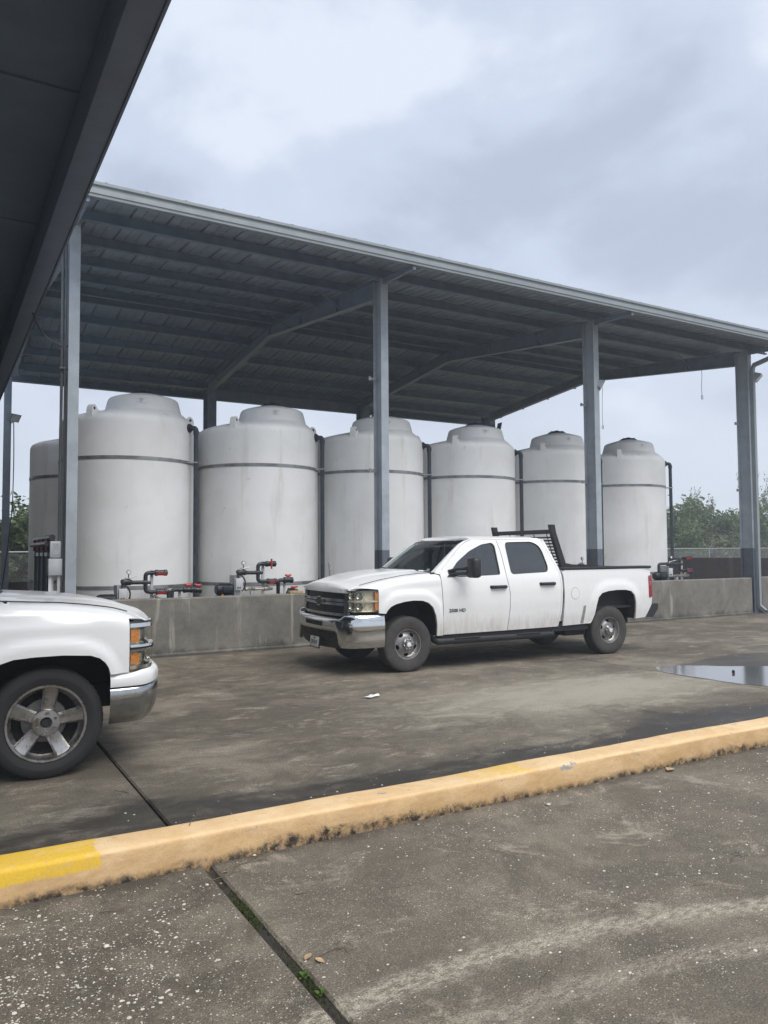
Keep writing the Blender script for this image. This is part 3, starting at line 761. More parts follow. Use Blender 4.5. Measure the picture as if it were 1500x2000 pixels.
for n in range(4):
    x = X0 + n * BL; d = (0.30, 0.32, 0.36, 0.38)[n]
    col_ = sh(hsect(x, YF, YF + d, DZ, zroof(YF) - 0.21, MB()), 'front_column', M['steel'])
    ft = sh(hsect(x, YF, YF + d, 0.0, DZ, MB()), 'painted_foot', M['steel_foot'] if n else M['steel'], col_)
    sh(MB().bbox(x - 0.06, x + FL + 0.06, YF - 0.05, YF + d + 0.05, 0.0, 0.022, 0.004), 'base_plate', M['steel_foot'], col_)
    xb = x + (0.09 if n else -0.11)
    cb = sh(hsect(xb, YB - (0.58 if n else 0.36), YB, 0.0, zroof(YB) - 0.21, MB(), 0.27 if n else 0.18), 'back_column', M['frame'])
    # rafter: tapered plate girder, deep at both columns and shallow under the ridge
    xc = x + FL / 2; xr0, xr1 = x, x + FL
    ya, yb = YF + d, YB - (0.58 if n else 0.36)
    st = [(ya, 6.86), (RIDGE, 7.53), (yb, 6.98)]
    for (y0, zb0), (y1, zb1) in zip(st, st[1:]):
        zt0, zt1 = zroof(y0) - 0.21, zroof(y1) - 0.21
        web = MB().prism([(y0, zb0), (y1, zb1), (y1, zt1), (y0, zt0)], lambda a, b, c: (c, a, b), xc - 0.005, xc + 0.005)
        for zA, zB, s_ in ((zb0, zb1, 1), (zt0, zt1, -1)):
            web.prism([(y0, zA), (y1, zB), (y1, zB - 0.014 * s_), (y0, zA - 0.014 * s_)], lambda a, b, c: (c, a, b), xr0, xr1)
        if y0 == ya:
            for yy in (15.2, 17.2, RIDGE - 0.03):
                k = (yy - y0) / (y1 - y0); web.box(xr0 + 0.01, xr1 - 0.01, yy, yy + 0.01, zb0 + (zb1 - zb0) * k + 0.002, zroof(yy) - 0.212)
        sh(web, 'rafter', M['frame'])
    # web of the knee over the column and the outrigger that carries the eave
    sh(MB().prism([(YF + TH, 6.80), (YF + d - TH, 6.80), (YF + d - TH, zroof(YF + d) - 0.215), (YF + TH, zroof(YF) - 0.215)], lambda a, b, c: (c, a, b), xc + 0.006, xc + 0.012), 'knee_plate', M['frame'])
    o_ = MB().prism([(EY0 + 0.06, zroof(EY0 + 0.06) - 0.20), (YF, zroof(YF) - 0.215), (YF, zroof(YF) - 0.33), (EY0 + 0.06, zroof(EY0) - 0.28)], lambda a, b, c: (c, a, b), xc - 0.03, xc + 0.03)
    sh(o_, 'eave_bracket', M['frame'])
    # flange braces up to the purlins
    for yy in (15.0, 17.9, 20.6, 23.4):
        zb = lerp_tab(st, yy)
        for s_ in (-1, 1): sh(MB().tube([(xc + s_ * 0.01, yy, zb + 0.03), (xc + s_ * 0.62, yy, zroof(yy) - 0.19)], 0.016, 5), 'flange_brace', M['purlin'])
    for (yy, zz) in ((YF + d, 3.35), (YF + d, 5.2)):
        if n: sh(MB().box(x - 0.10, x + 0.01, yy - 0.05, yy - 0.02, zz, zz + 0.035).box(x - 0.12, x - 0.085, yy - 0.055, yy - 0.015, zz - 0.02, zz + 0.055).box(x - 0.005, x + 0.03, yy - 0.07, yy, zz - 0.03, zz + 0.06), 'pipe_bracket', M['galv'])
# purlins (Z sections), lying across the rafters
PY = [12.10, 13.30, 14.75, 16.2, 17.65, 18.95, 19.50, 20.8, 22.25, 23.7, 25.1, 26.35]
for y in PY:
    zt = zroof(y) - 0.006
    mb = MB().box(RX0 + 0.02, RX1 - 0.02, y - 0.004, y + 0.004, zt - 0.20, zt)
    mb.box(RX0 + 0.02, RX1 - 0.02, y - 0.075, y - 0.004, zt - 0.203, zt - 0.196).box(RX0 + 0.02, RX1 - 0.02, y + 0.004, y + 0.075, zt - 0.008, zt - 0.001)
    mb.box(RX0 + 0.02, RX1 - 0.02, y - 0.075, y - 0.068, zt - 0.196, zt - 0.175)
    sh(mb, 'purlin', M['purlin'])
# back eave girts: deeper in the middle bay
for n in range(3):
    xa, xb_ = X0 + n * BL + 0.37, X0 + (n + 1) * BL + 0.085
    zb = (7.20, 6.86, 7.20)[n]
    sh(MB().box(xa, xb_, YB - 0.13, YB - 0.12, zb, 7.62).box(xa, xb_, YB - 0.20, YB - 0.13, zb - 0.008, zb).box(xa, xb_, YB - 0.12, YB - 0.05, zb - 0.008, zb), 'eave_girt', M['frame'])
sh(MB().box(RX0, X0 - 0.06, YB - 0.13, YB - 0.12, 7.2, 7.62), 'eave_girt', M['frame'])
# roof sheets with standing ribs, each sheet its own piece
pw = 0.61
np_ = int((RX1 - RX0) / pw) + 1
pmesh = {}
def sheet(y0, y1, z0, z1):
    rib = [(0, 0), (0.012, 0.038), (0.045, 0.038), (0.060, 0), (0.195, 0), (0.203, 0.012), (0.225, 0.012), (0.233, 0), (0.385, 0), (0.393, 0.012), (0.415, 0.012), (0.423, 0), (pw + 0.01, 0)]
    mb = MB()
    for dz in (0, 0.006):
        mb.grid([[(a, y, z + b + dz) for a, b in rib] for y, z in ((y0, z0), ((y0 + y1) / 2, (z0 + z1) / 2), (y1, z1))])
    return mb
for k, (y0, y1) in enumerate(((EY0 + 0.02, RIDGE), (RIDGE, EY1))):
    base = sh(sheet(y0, y1, zroof(y0), zroof(y1)), 'roof_sheet', M['roof'])
    L0 = base.location.copy(); base.location = L0 + Vector((RX0, 0, 0))
    for i in range(1, np_):
        c = base.copy(); COL.objects.link(c); c.location = L0 + Vector((RX0 + i * pw * 0.9995, 0, 0.001 * (i % 2)))
sh(MB().prism([(RIDGE - 0.25, zroof(RIDGE - 0.25) + 0.045), (RIDGE, zroof(RIDGE) + 0.06), (RIDGE + 0.25, zroof(RIDGE + 0.25) + 0.045), (RIDGE + 0.25, zroof(RIDGE + 0.25) + 0.05), (RIDGE, zroof(RIDGE) + 0.066), (RIDGE - 0.25, zroof(RIDGE - 0.25) + 0.05)], lambda a, b, c: (c, a, b), RX0, RX1), 'ridge_cap', M['roof'])
# box gutter with a pressed face
gprof = [(EY0 + 0.16, EZ - 0.185), (EY0 + 0.035, EZ - 0.205), (EY0 + 0.02, EZ - 0.205), (EY0 + 0.018, EZ - 0.17), (EY0 + 0.002, EZ - 0.155), (EY0 + 0.002, EZ - 0.085), (EY0 + 0.022, EZ - 0.072), (EY0 + 0.022, EZ - 0.035), (EY0 - 0.012, EZ - 0.022), (EY0 - 0.012, EZ + 0.022), (EY0 + 0.02, EZ + 0.022)]
for a, b in ((RX0, 5.55), (5.552, 10.7), (10.702, 15.9), (15.902, RX1)):
    mb = MB().grid([[(x, y, z) for y, z in gprof] for x in (a, b)])
    mb.grid([[(x, y + 0.006, z + 0.004) for y, z in gprof] for x in (a, b)])
    sh(mb, 'gutter_length', M['gutter'], ang=20)
gb = [(EY1 - 0.16, EZ - 0.185), (EY1 - 0.02, EZ - 0.205), (EY1, EZ - 0.15), (EY1 + 0.012, EZ + 0.022), (EY1 - 0.02, EZ + 0.022)]
sh(MB().grid([[(x, y, z) for y, z in gb] for x in (RX0, RX1)]), 'gutter_length', M['gutter'], ang=20)
# downspout: slants in from the gutter, runs down the last column, kicks out at the foot
xd = X0 + 3 * BL + 0.12
dp = MB()
def rect_tube(mb, pts, wx, wy):
    rows = []
    for i, p in enumerate(pts):
        p = Vector(p); t = (Vector(pts[min(i + 1, len(pts) - 1)]) - Vector(pts[max(i - 1, 0)])).normalized()
        a = Vector((1, 0, 0)); b = t.cross(a).normalized()
        rows.append([tuple(p + a * sx * wx / 2 + b * sy * wy / 2) for sx, sy in ((-1, -1), (1, -1), (1, 1), (-1, 1), (-1, -1))])
    return mb.grid(rows)
rect_tube(dp, [(xd, EY0 + 0.10, EZ - 0.2), (xd, EY0 + 0.10, EZ - 0.28), (xd, EY0 + 0.16, EZ - 0.34), (xd, YF - 0.12, 6.78), (xd, YF - 0.058, 6.66), (xd, YF - 0.055, 4.0), (xd, YF - 0.055, 0.30), (xd, YF - 0.07, 0.20), (xd, YF - 0.24, 0.07)], 0.095, 0.10)
sh(dp, 'downspout', M['gutter'], ang=25)
sh(MB().tube([(X0 - 0.03, YF + 0.12, 0.9), (X0 - 0.03, YF + 0.12, 6.9)], 0.018, 8).tube([(X0 - 0.075, YF + 0.16, 1.8), (X0 - 0.075, YF + 0.16, 6.9)], 0.024, 8).box(X0 - 0.11, X0 + 0.06, YF + 0.10, YF + 0.19, 4.72, 4.75), 'conduit', M['flood'])

# pull cords and floodlights: each a thing of its own
def pull_cord(x, y, z0, z1, label):
    pts = [(x + 0.01 * sin(k * 0.7) - 0.02 * k / 10, y, z1 + (z0 - z1) * k / 10) for k in range(11)]
    mb = MB().tube(pts, 0.007, 5)
    c = Vector(pts[-1]) - Vector((0, 0, 0.06))
    mb.tube([c + Vector((0.035 * cos(a), 0, 0.06 * sin(a))) for a in [2 * pi * i / 12 for i in range(13)]], 0.009, 5, caps=False)
    o = mb.build('pull_cord', M['rope'], loc=(x, y, z1))
    tag(o, label, 'cord', 'cords hanging from the shed roof')
pull_cord(19.45, 18.75, 5.95, zroof(18.75) - 0.3, 'thin pull cord with ring hanging just right of the third column')
pull_cord(19.35, 14.75, 6.25, 7.0, 'thin pull cord with ring hanging in the open bay left of the last column')
def floodlight(p, yaw, label, mat, tilt=0.5, big=1.0):
    r_ = empty('floodlight', p, yaw)
    tag(r_, label, 'floodlight', 'floodlights on the shed columns')
    h = MB(Matrix.Rotation(tilt, 4, 'X'))
    a, b = 0.16 * big, 0.11 * big
    h.add([(-a, -0.02, -b), (a, -0.02, -b), (a, -0.02, b), (-a, -0.02, b), (-a * 0.6, 0.14, -b * 0.5), (a * 0.6, 0.14, -b * 0.5), (a * 0.6, 0.14, b * 0.6), (-a * 0.6, 0.14, b * 0.6)],
          [(0, 1, 2, 3), (4, 7, 6, 5), (0, 4, 5, 1), (1, 5, 6, 2), (2, 6, 7, 3), (3, 7, 4, 0)])
    h.build('housing', mat, r_, ang=20)
    MB(Matrix.Rotation(tilt, 4, 'X')).box(-a * 0.88, a * 0.88, -0.026, -0.021, -b * 0.85, b * 0.85).build('lens', M['label'], r_)
    MB().tube([(0, 0.05, -0.02), (0, 0.10, -0.14), (0, 0.22, -0.14)], 0.018, 6).build('bracket', M['galv'], r_)
    return r_
xc3 = X0 + 2 * BL + FL
floodlight((xc3 + 0.10, YF + 0.02, 5.66), 0.9, 'pale floodlight bolted to the right side of the third column', M['flood_light'], 0.5, 1.0)
floodlight((X0 + 3 * BL + FL + 0.16, YF - 0.10, 6.45), 0.5, 'grey floodlight under the downspout bend on the last column', M['flood_light'], 0.7, 1.1)
floodlight((X0 + 3 * BL + 0.50, YB - 0.75, 6.74), 0.9, 'dark floodlight on the rear column beside the fourth tank lid', M['flood'], 0.2, 1.5)
floodlight((X0 - 0.11 + 0.27, YB - 0.42, 5.72), 0.7, 'small dark floodlight with trailing cable on the column at far left', M['flood'], 0.5, 1.1)
cb_ = MB().tube(path([(X0 + 0.13, YB - 0.40, 5.6), (X0 + 0.15, YB - 0.40, 4.6), (X0 + 0.14, YB - 0.40, 3.2), (X0 + 0.02, YB - 0.40, 1.8), (X0 - 0.12, YB - 0.38, 0.6)], 0.4), 0.014, 5).build('power_cable', M['black'])
tag(cb_, 'black cable dropping from the far left floodlight along its column', 'cable')

# ------------------------------------------------------------------ neighbouring canopy overhead at left
CX, CZ = 1.052, 4.80
cano = empty('entrance_canopy', (-3.0, 8.0, 0))
tag(cano, 'dark canopy roof overhead at upper left with a long edge beam', 'canopy')
CY0, CY1, CXL, SZ = 3.3, 27.5, -9.0, 5.17  # far end runs on unseen, lengthened to darken the left side
y = CY0
edges = [CY0, 6.02, 8.67, 11.3, 13.95, 16.6, 19.25, 21.9, 24.55, CY1]
for a, b in zip(edges, edges[1:]):
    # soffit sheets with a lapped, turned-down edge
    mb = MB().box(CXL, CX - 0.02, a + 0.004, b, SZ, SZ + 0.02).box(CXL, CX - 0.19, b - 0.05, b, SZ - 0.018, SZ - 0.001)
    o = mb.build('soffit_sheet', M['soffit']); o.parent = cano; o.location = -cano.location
def cp(mb, name, mat, ang=30):
    o = mb.build(name, mat, None, ang); o.parent = cano; o.location = -cano.location; return o
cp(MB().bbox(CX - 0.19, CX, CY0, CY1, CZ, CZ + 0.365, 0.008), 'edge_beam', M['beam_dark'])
cp(MB().box(CX + 0.002, CX + 0.02, CY0 - 0.02, CY1 + 0.02, CZ - 0.01, CZ + 0.62).box(CXL, CX, CY0 - 0.02, CY0 - 0.002, CZ - 0.01, CZ + 0.62).box(CXL, CX, CY1 + 0.002, CY1 + 0.02, CZ - 0.01, CZ + 0.62), 'fascia', M['beam_dark'])
cp(MB().box(CXL, CX + 0.04, CY0 - 0.04, CY1 + 0.04, CZ + 0.622, CZ + 0.66), 'roof_deck', M['roof'])
for yy in (4.2, 27.0):
    cp(hsect(-6.3, yy, yy + 0.25, 0, SZ - 0.002, MB(), 0.2), 'post', M['steel'])
cp(hsect(-0.55, 15.2, 15.45, 0, SZ - 0.002, MB(), 0.2), 'post', M['steel'])
cp(MB().box(-6.45, CX - 0.2, 15.25, 15.4, SZ - 0.34, SZ - 0.02), 'cross_beam', M['beam_dark'])
# unseen wall added to block light from the left: ribbed siding with a door
bw = MB().box(-6.62, -6.50, CY0, CY1, 0.0, SZ - 0.002)
for k_ in range(80): bw.box(-6.499, -6.475, CY0 + 0.15 + 0.3 * k_, CY0 + 0.20 + 0.3 * k_, 0.0, SZ - 0.02)
wl_ = cp(bw, 'light_block_wall', M['siding'])
cp(MB().box(-6.47, -6.44, 12.0, 15.4, 0.0, 3.6), 'roller_door', M['galv'])
cw = MB().tube(path([(CX - 0.05, 10.6, CZ + 0.02), (CX + 0.12, 11.0, CZ - 0.16), (X0 - 0.02, YF + 0.08, 5.05), (X0 + 0.02, YF + 0.14, 5.1)], 0.3), 0.014, 6).build('power_cable', M['black'])
tag(cw, 'slack black cable looping from the canopy beam to the first column', 'cable')

# ------------------------------------------------------------------ tanks
TR, TX0, TS, TYC = 1.25, 3.223, 2.672, 15.458
def make_tank(name):
    root = empty(name)
    OX, OY = 0.24, -0.17          # the manway neck sits off centre, towards the yard
    prof = [(0.0, 0.02, 0), (TR - 0.05, 0.02, 0), (TR, 0.06, 0), (TR, 1.10, 0), (TR + 0.004, 1.115, 0), (TR, 1.20, 0), (TR, 3.48, 0), (TR, 4.10, 0), (TR - 0.005, 4.16, 0), (TR - 0.020, 4.21, .01), (TR - 0.050, 4.25, .05), (TR - 0.11, 4.285, .15), (TR - 0.24, 4.335, .40), (0.87, 4.385, .72), (0.79, 4.41, .88), (0.750, 4.42, .97), (0.728, 4.43, 1), (0.715, 4.45, 1),
            (0.665, 4.645, 1), (0.652, 4.68, 1), (0.63, 4.702, 1), (0.59, 4.719, 1), (0.52, 4.740, 1), (0.36, 4.786, 1), (0.235, 4.812, 1), (0.0, 4.813, 1)]
    sm = MB(); nn_ = 72
    sm.lathe([(r_, z_) for r_, z_, k_ in prof], nn_)
    for i_, (r_, z_, k_) in enumerate(prof):
        for j_ in range(nn_):
            v_ = sm.v[i_ * nn_ + j_]; sm.v[i_ * nn_ + j_] = (v_[0] + OX * k_, v_[1] + OY * k_, v_[2])
    sm.build('tank_shell', M['tank'], root, ang=50)
    OM = Matrix.Translation((OX, OY, 0))
    lid = MB(OM).lathe([(0.0, 4.80), (0.232, 4.803), (0.235, 4.836), (0.205, 4.846), (0.19, 4.862), (0.07, 4.872), (0.055, 4.90), (0.0, 4.905)], 28).build('lid', M['black'], root, ang=30)
    mb = MB(OM)
    for k in range(6):
        a = k * pi / 3; mb.tube([(0.06 * cos(a), 0.06 * sin(a), 4.874), (0.19 * cos(a), 0.19 * sin(a), 4.866)], 0.012, 5)
    mb.build('rib', M['black'], lid)
    for zb, h in ((3.43, 0.060), (1.10, 0.06)):
        MB().lathe([(TR + 0.002, zb), (TR + 0.010, zb), (TR + 0.010, zb + h), (TR + 0.002, zb + h)], 72).build('steel_band', M['band'], root, ang=30)
    for a in (radians(-135), radians(-15), radians(105)):
        u_ = Vector((cos(a), sin(a), 0)); s_ = Vector((-sin(a), cos(a), 0))
        rad = [(q_[0], q_[1] + 0.055) for q_ in [(1.238, 4.04), (1.232, 4.27), (1.215, 4.335), (1.18, 4.372), (1.14, 4.378), (1.105, 4.355), (1.06, 4.30), (0.96, 4.275), (0.94, 4.20), (1.10, 4.10)]]
        lug = MB().prism(rad, lambda r_, z_, c_: tuple(u_ * r_ + s_ * c_ * (1.0 + (4.433 - z_) * 0.9) + Vector((0, 0, z_))), -0.055, 0.055).build('lifting_lug', M['tank'], root, ang=30)
        hc = u_ * 1.165 + Vector((0, 0, 4.36))
        for q_ in (-1, 1): MB().cyl(hc + s_ * q_ * 0.055, hc + s_ * q_ * 0.063, 0.026, None, 10).build('lug_hole', M['darkgap'], lug)
    # fill pipe: leaves the shell high up and drops down beside it
    a = radians(-40); u_ = Vector((cos(a), sin(a), 0)); Z = Vector((0, 0, 1))
    pipe = MB().tube(path([u_ * (TR - 0.02) + Z * 4.13, u_ * (TR + 0.145) + Z * 4.13, u_ * (TR + 0.145) + Z * 0.85], 0.055, 6), 0.045, 12).build('fill_pipe', M['pvc'], root)
    MB().cyl(u_ * (TR - 0.005) + Z * 4.13, u_ * (TR + 0.03) + Z * 4.13, 0.085, None, 16).cyl(u_ * (TR + 0.03) + Z * 4.13, u_ * (TR + 0.055) + Z * 4.13, 0.06, None, 16).build('flange', M['black'], pipe)
    MB().cyl(u_ * (TR + 0.145) + Z * 4.00, u_ * (TR + 0.145) + Z * 4.08, 0.054, None, 12).build('coupling', M['pvc'], pipe)
    s_ = Vector((-u_.y, u_.x, 0))
    MB().tube([u_ * (TR) + Z * 3.46 - s_ * 0.05, u_ * (TR + 0.2) + Z * 3.46 - s_ * 0.05], 0.014, 6).tube([u_ * (TR) + Z * 3.46 + s_ * 0.05, u_ * (TR + 0.2) + Z * 3.46 + s_ * 0.05], 0.014, 6).build('clamp', M['galv'], pipe)
    # moulded capacity plate on the neck
    q = radians(-104); u2 = Vector((cos(q), sin(q), 0)); s2 = Vector((-sin(q), cos(q), 0))
    c0 = u2 * 0.690 + Z * 4.59 + Vector((OX, OY, 0))
    MB().add([c0 + s2 * a_ * 0.075 + (Z - u2 * 0.25) * b_ * 0.05 for a_, b_ in ((-1, -1), (1, -1), (1, 1), (-1, 1))], [(0, 1, 2, 3)]).build('capacity_label', M['label'], root, recalc=False)
    mb = MB()
    for k, (a0, a1) in enumerate(((-0.8, 0.1), (-0.7, 0.2), (-0.8, -0.1))):
        zz = 0.5 - 0.5 * k; c1 = c0 + u2 * 0.003 + (Z - u2 * 0.25) * zz * 0.05
        mb.add([c1 + s2 * a_ * 0.075 + (Z - u2 * 0.25) * b_ for a_, b_ in ((a0, -0.005), (a1, -0.005), (a1, 0.005), (a0, 0.005))], [(0, 1, 2, 3)])
    mb.build('label_print', M['film'], root, recalc=False)
    return root
tnames = ['white storage tank nearest the camera, scuffed, just right of the first column',
          'white storage tank second from the left, above the unobstructed pump with red handles',
          'white storage tank behind the second steel column and the hood of the far pickup',
          'white storage tank behind the far pickup cab and its black headache rack',
          'white storage tank partly covered by the third steel column',
          'white storage tank at the right end of the front row with sky beside it']
t0 = make_tank('storage_tank')
for n in range(6):
    o = t0 if n == 0 else copy_tree(t0)
    o.location = (TX0 + n * TS, TYC, 0)
    tag(o, tnames[n], 'tank', 'white storage tanks in two rows')
tb = ['shadowed white tank of the rear row peeking out at far left behind the first tank', 'rear row tank seen as a sliver between the first and second tanks']
for n in range(2):
    o = copy_tree(t0); o.location = (3.10 + n * TS, 19.35, 0); o.rotation_euler = (0, 0, 0.3)
    tag(o, tb[n], 'tank', 'white storage tanks in two rows')
# ================================================================== PUMP SKIDS (between the wall and the tanks)
PYY = 13.80
def union_valve(root, p0, p1, r, handle, name='valve'):
    """ball valve with two union nuts between p0 and p1; handle: direction of lever, 'lever' or 'tee'"""
    p0 = Vector(p0); p1 = Vector(p1); t = (p1 - p0).normalized(); L = (p1 - p0).length
    at = lambda k: p0 + t * (L * k)
    mb = MB().tube([at(0), at(0.04), at(0.06), at(0.26), at(0.28), at(0.30), at(0.70), at(0.72), at(0.74), at(0.94), at(0.96), at(1)],
                   [r, r, r * 1.65, r * 1.65, r * 1.25, r * 1.45, r * 1.45, r * 1.25, r * 1.65, r * 1.65, r * 1.1, r * 1.1], 14)
    v = mb.build(name, M['pvc2'], root, ang=30)
    kind, up = handle; up = Vector(up)
    c = at(0.5)
    h = MB()
    if kind == 'lever':
        side = t.cross(up).normalized()
        b = c + up * r * 1.5
        pts = [b - t * L * 0.42 - up * 0.0, b - t * L * 0.1, b + t * L * 0.1, b + t * L * 0.42]
        for a_, w_ in ((pts, 0.020),):
            rows = [[p + side * w_ + up * 0.012, p - side * w_ + up * 0.012, p - side * w_ - up * 0.012, p + side * w_ - up * 0.012, p + side * w_ + up * 0.012] for p in a_]
            h.grid([[tuple(q) for q in r_] for r_ in rows])
            h.add([tuple(q) for q in rows[0][:4]], [(0, 1, 2, 3)]); h.add([tuple(q) for q in rows[-1][:4]], [(3, 2, 1, 0)])
        h.cyl(c + up * r * 1.2, b, 0.018)
    elif kind == 'cross':
        side = up
        b = c - Vector((0, 1, 0)) * r * 1.6
        h.tube([b - side * 0.095, b - side * 0.03, b + side * 0.03, b + side * 0.095], [0.019, 0.016, 0.016, 0.019], 6)
        h.cyl(c, b, 0.016)
    else:
        b = c + up * r * 2.3
        h.cyl(c + up * r * 1.2, b, 0.016); h.tube([b - t * 0.06 + up * 0.02, b - t * 0.03, b + t * 0.03, b + t * 0.06 + up * 0.02], [0.016, 0.024, 0.024, 0.016], 8)
    h.build('handle', M['red'], v)
    return v
def make_skid(name, x, dz, style):
    root = empty(name, (x, PYY, 0))
    Z = dz
    # steel stand hidden behind the wall
    st = MB().box(0.25, 1.18, -0.16, 0.22, 0.905 + Z, 0.925 + Z)
    for a in (0.27, 1.12):
        for b in (-0.14, 0.16): st.box(a, a + 0.04, b, b + 0.04, 0.0, 0.905 + Z)
    st.build('stand', M['galv'], root)
    # motor: finned barrel with terminal box and end bell
    mo = MB().tube([(0.0, 0.02, 1.065 + Z), (0.015, 0.02, 1.065 + Z), (0.03, 0.02, 1.065 + Z), (0.30, 0.02, 1.065 + Z)], [0.075, 0.092, 0.100, 0.100], 20)
    m_ = mo.build('motor', M['motor'], root)
    fins = MB()
    for k in range(14):
        a = 2 * pi * k / 14
        c, s_ = cos(a), sin(a)
        fins.add([(0.05, 0.02 + 0.095 * c, 1.065 + Z + 0.095 * s_), (0.27, 0.02 + 0.095 * c, 1.065 + Z + 0.095 * s_), (0.27, 0.02 + 0.112 * c, 1.065 + Z + 0.112 * s_), (0.05, 0.02 + 0.112 * c, 1.065 + Z + 0.112 * s_)], [(0, 1, 2, 3)])
    fins.build('fins', M['motor'], m_, recalc=False)
    MB().bbox(0.10, 0.24, -0.12, -0.05, 1.02 + Z, 1.13 + Z, 0.01).build('terminal_box', M['motor'], m_)
    MB().box(0.02, 0.28, -0.08, 0.12, 0.925 + Z, 0.955 + Z).box(0.16, 0.28, -0.06, 0.10, 0.955 + Z, 0.975 + Z).build('motor_foot', M['motor'], m_)
    # backing plate with the starter box
    pl = MB().box(0.31, 0.32, -0.13, 0.16, 0.925 + Z, 1.325 + Z).box(0.32, 0.48, 0.04, 0.05, 0.925 + Z, 1.325 + Z).build('mounting_plate', M['galv'], root)
    bx = MB().bbox(0.345, 0.485, -0.10, 0.02, 1.045 + Z, 1.265 + Z, 0.012).build('starter_box', M['box'], root)
    MB().cyl((0.385, -0.115, 1.10 + Z), (0.385, -0.10, 1.10 + Z), 0.013).build('start_button', M['green'], bx)
    MB().cyl((0.425, -0.115, 1.10 + Z), (0.425, -0.10, 1.10 + Z), 0.013).build('stop_button', M['redb'], bx)
    MB().tube(path([(0.40, -0.04, 1.265 + Z), (0.41, -0.04, 1.325 + Z), (0.50, -0.06, 1.30 + Z), (0.545, -0.06, 1.19 + Z), (0.53, -0.05, 1.08 + Z), (0.48, -0.03, 1.03 + Z)], 0.05), 0.014, 8).build('flexible_conduit', M['black'], root)
    # discharge side: strainer body, gauge, riser with two branches
    r = 0.036
    MB().tube([(0.40, 0, 1.36 + Z), (0.42, 0, 1.365 + Z), (0.47, 0, 1.375 + Z), (0.55, 0, 1.37 + Z), (0.58, 0, 1.365 + Z)], [0.045, 0.058, 0.062, 0.055, 0.04], 14).cyl((0.50, 0, 1.40 + Z), (0.50, 0, 1.445 + Z), 0.04).build('check_valve', M['pvc2'], root)
    ga = MB().cyl((0.52, 0, 1.44 + Z), (0.525, 0, 1.52 + Z), 0.009).lathe([(0.0, 0.0), (0.036, 0.0), (0.036, 0.03), (0.0, 0.03)], 18, Matrix.Translation((0.525, 0.015, 1.545 + Z)) @ Matrix.Rotation(radians(90), 4, 'X')).build('pressure_gauge', M['black'], root)
    MB().lathe([(0.0, 0.0), (0.030, 0.0)], 18, Matrix.Translation((0.525, -0.0165, 1.545 + Z)) @ Matrix.Rotation(radians(90), 4, 'X')).build('dial', M['label'], ga, recalc=False)
    MB().tube([(0.44, -0.02, 1.42 + Z), (0.54, -0.05, 1.45 + Z), (0.64, -0.06, 1.47 + Z)], 0.008, 6).build('relief_lever', M['galv'], root)
    MB().cyl((0.52, 0, 1.365 + Z), (0.81, 0, 1.362 + Z), r).build('pipe', M['pvc2'], root)
    MB().tube(path([(1.00, 0, 1.525 + Z), (0.81, 0, 1.525 + Z), (0.81, 0, 1.195 + Z), (1.02, 0, 1.195 + Z)], 0.065), r, 14).tube([(0.86, 0, 1.36 + Z), (0.90, 0, 1.355 + Z)], 0.03, 10).cyl((0.775, 0, 1.362 + Z), (0.845, 0, 1.362 + Z), 0.046).build('riser_pipe', M['pvc2'], root)
    if style == 'levers':
        union_valve(root, (0.96, 0, 1.525 + Z), (1.19, 0, 1.523 + Z), 0.034, ('lever', (0, -0.8, -0.4)))
        union_valve(root, (0.98, 0, 1.195 + Z), (1.19, 0, 1.193 + Z), 0.034, ('lever', (0, -0.8, -0.4)))
    else:
        union_valve(root, (0.95, 0, 1.525 + Z), (1.17, 0, 1.523 + Z), 0.034, ('cross', (0, 0, 1)))
        union_valve(root, (0.98, 0, 1.195 + Z), (1.19, 0, 1.193 + Z), 0.034, ('lever', (0, -0.8, -0.3)))
    MB().box(0.905, 0.955, 0.045, 0.075, 0.0, 1.56 + Z).box(0.895, 0.965, -0.045, 0.045, 1.565 + Z, 1.575 + Z).build('support_post', M['post'], root)
    # suction side: brass strainer and fittings
    MB().tube([(0.49, 0, 1.06 + Z), (0.55, 0, 1.06 + Z), (0.56, 0, 1.06 + Z), (0.60, 0, 1.06 + Z), (0.61, 0, 1.06 + Z), (0.68, 0, 1.06 + Z), (0.69, 0, 1.06 + Z), (0.74, 0, 1.06 + Z), (0.75, 0, 1.06 + Z), (0.92, 0, 1.058 + Z), (0.93, 0, 1.058 + Z), (1.02, 0, 1.058 + Z), (1.10, 0, 1.058 + Z)],
              [0.022, 0.022, 0.036, 0.036, 0.022, 0.022, 0.038, 0.038, 0.026, 0.026, 0.04, 0.04, 0.026], 12).build('suction_fittings', M['brass'], root, ang=30)
    MB().tube([(0.94, -0.01, 1.10 + Z), (0.97, -0.02, 1.135 + Z), (1.04, -0.02, 1.06 + Z)], [0.02, 0.022, 0.02], 8).build('strainer', M['brass'], root)
    MB().box(0.66, 0.72, -0.03, 0.03, 0.925 + Z, 1.03 + Z).build('pump_foot', M['galv'], root)
    MB().tube(path([(1.19, 0, 1.195 + Z), (1.215, 0, 1.195 + Z), (1.215, 0, 0.5)], 0.02, 3), r, 14).build('drop_pipe', M['pvc2'], root)
    return root
def side_branch(root, x0, x1, z, dz=0, two=False):
    MB().tube(path([(x0, 0, 0.4), (x0, 0, z), (x1 - 0.18, 0, z - 0.005)], 0.06), 0.036, 14).build('pipe', M['pvc2'], root)
    union_valve(root, (x1 - 0.20, 0, z - 0.004), (x1, 0, z - 0.008), 0.036, ('tee', (0, 0, 1)))
    if two: union_valve(root, (x1, 0, z - 0.012), (x1 + 0.14, -0.02, z - 0.02), 0.036, ('tee', (0, -0.2, 1)))
    MB().box(x0 + 0.13, x0 + 0.17, 0.045, 0.07, 0, z - 0.03).build('support_post', M['post'], root)
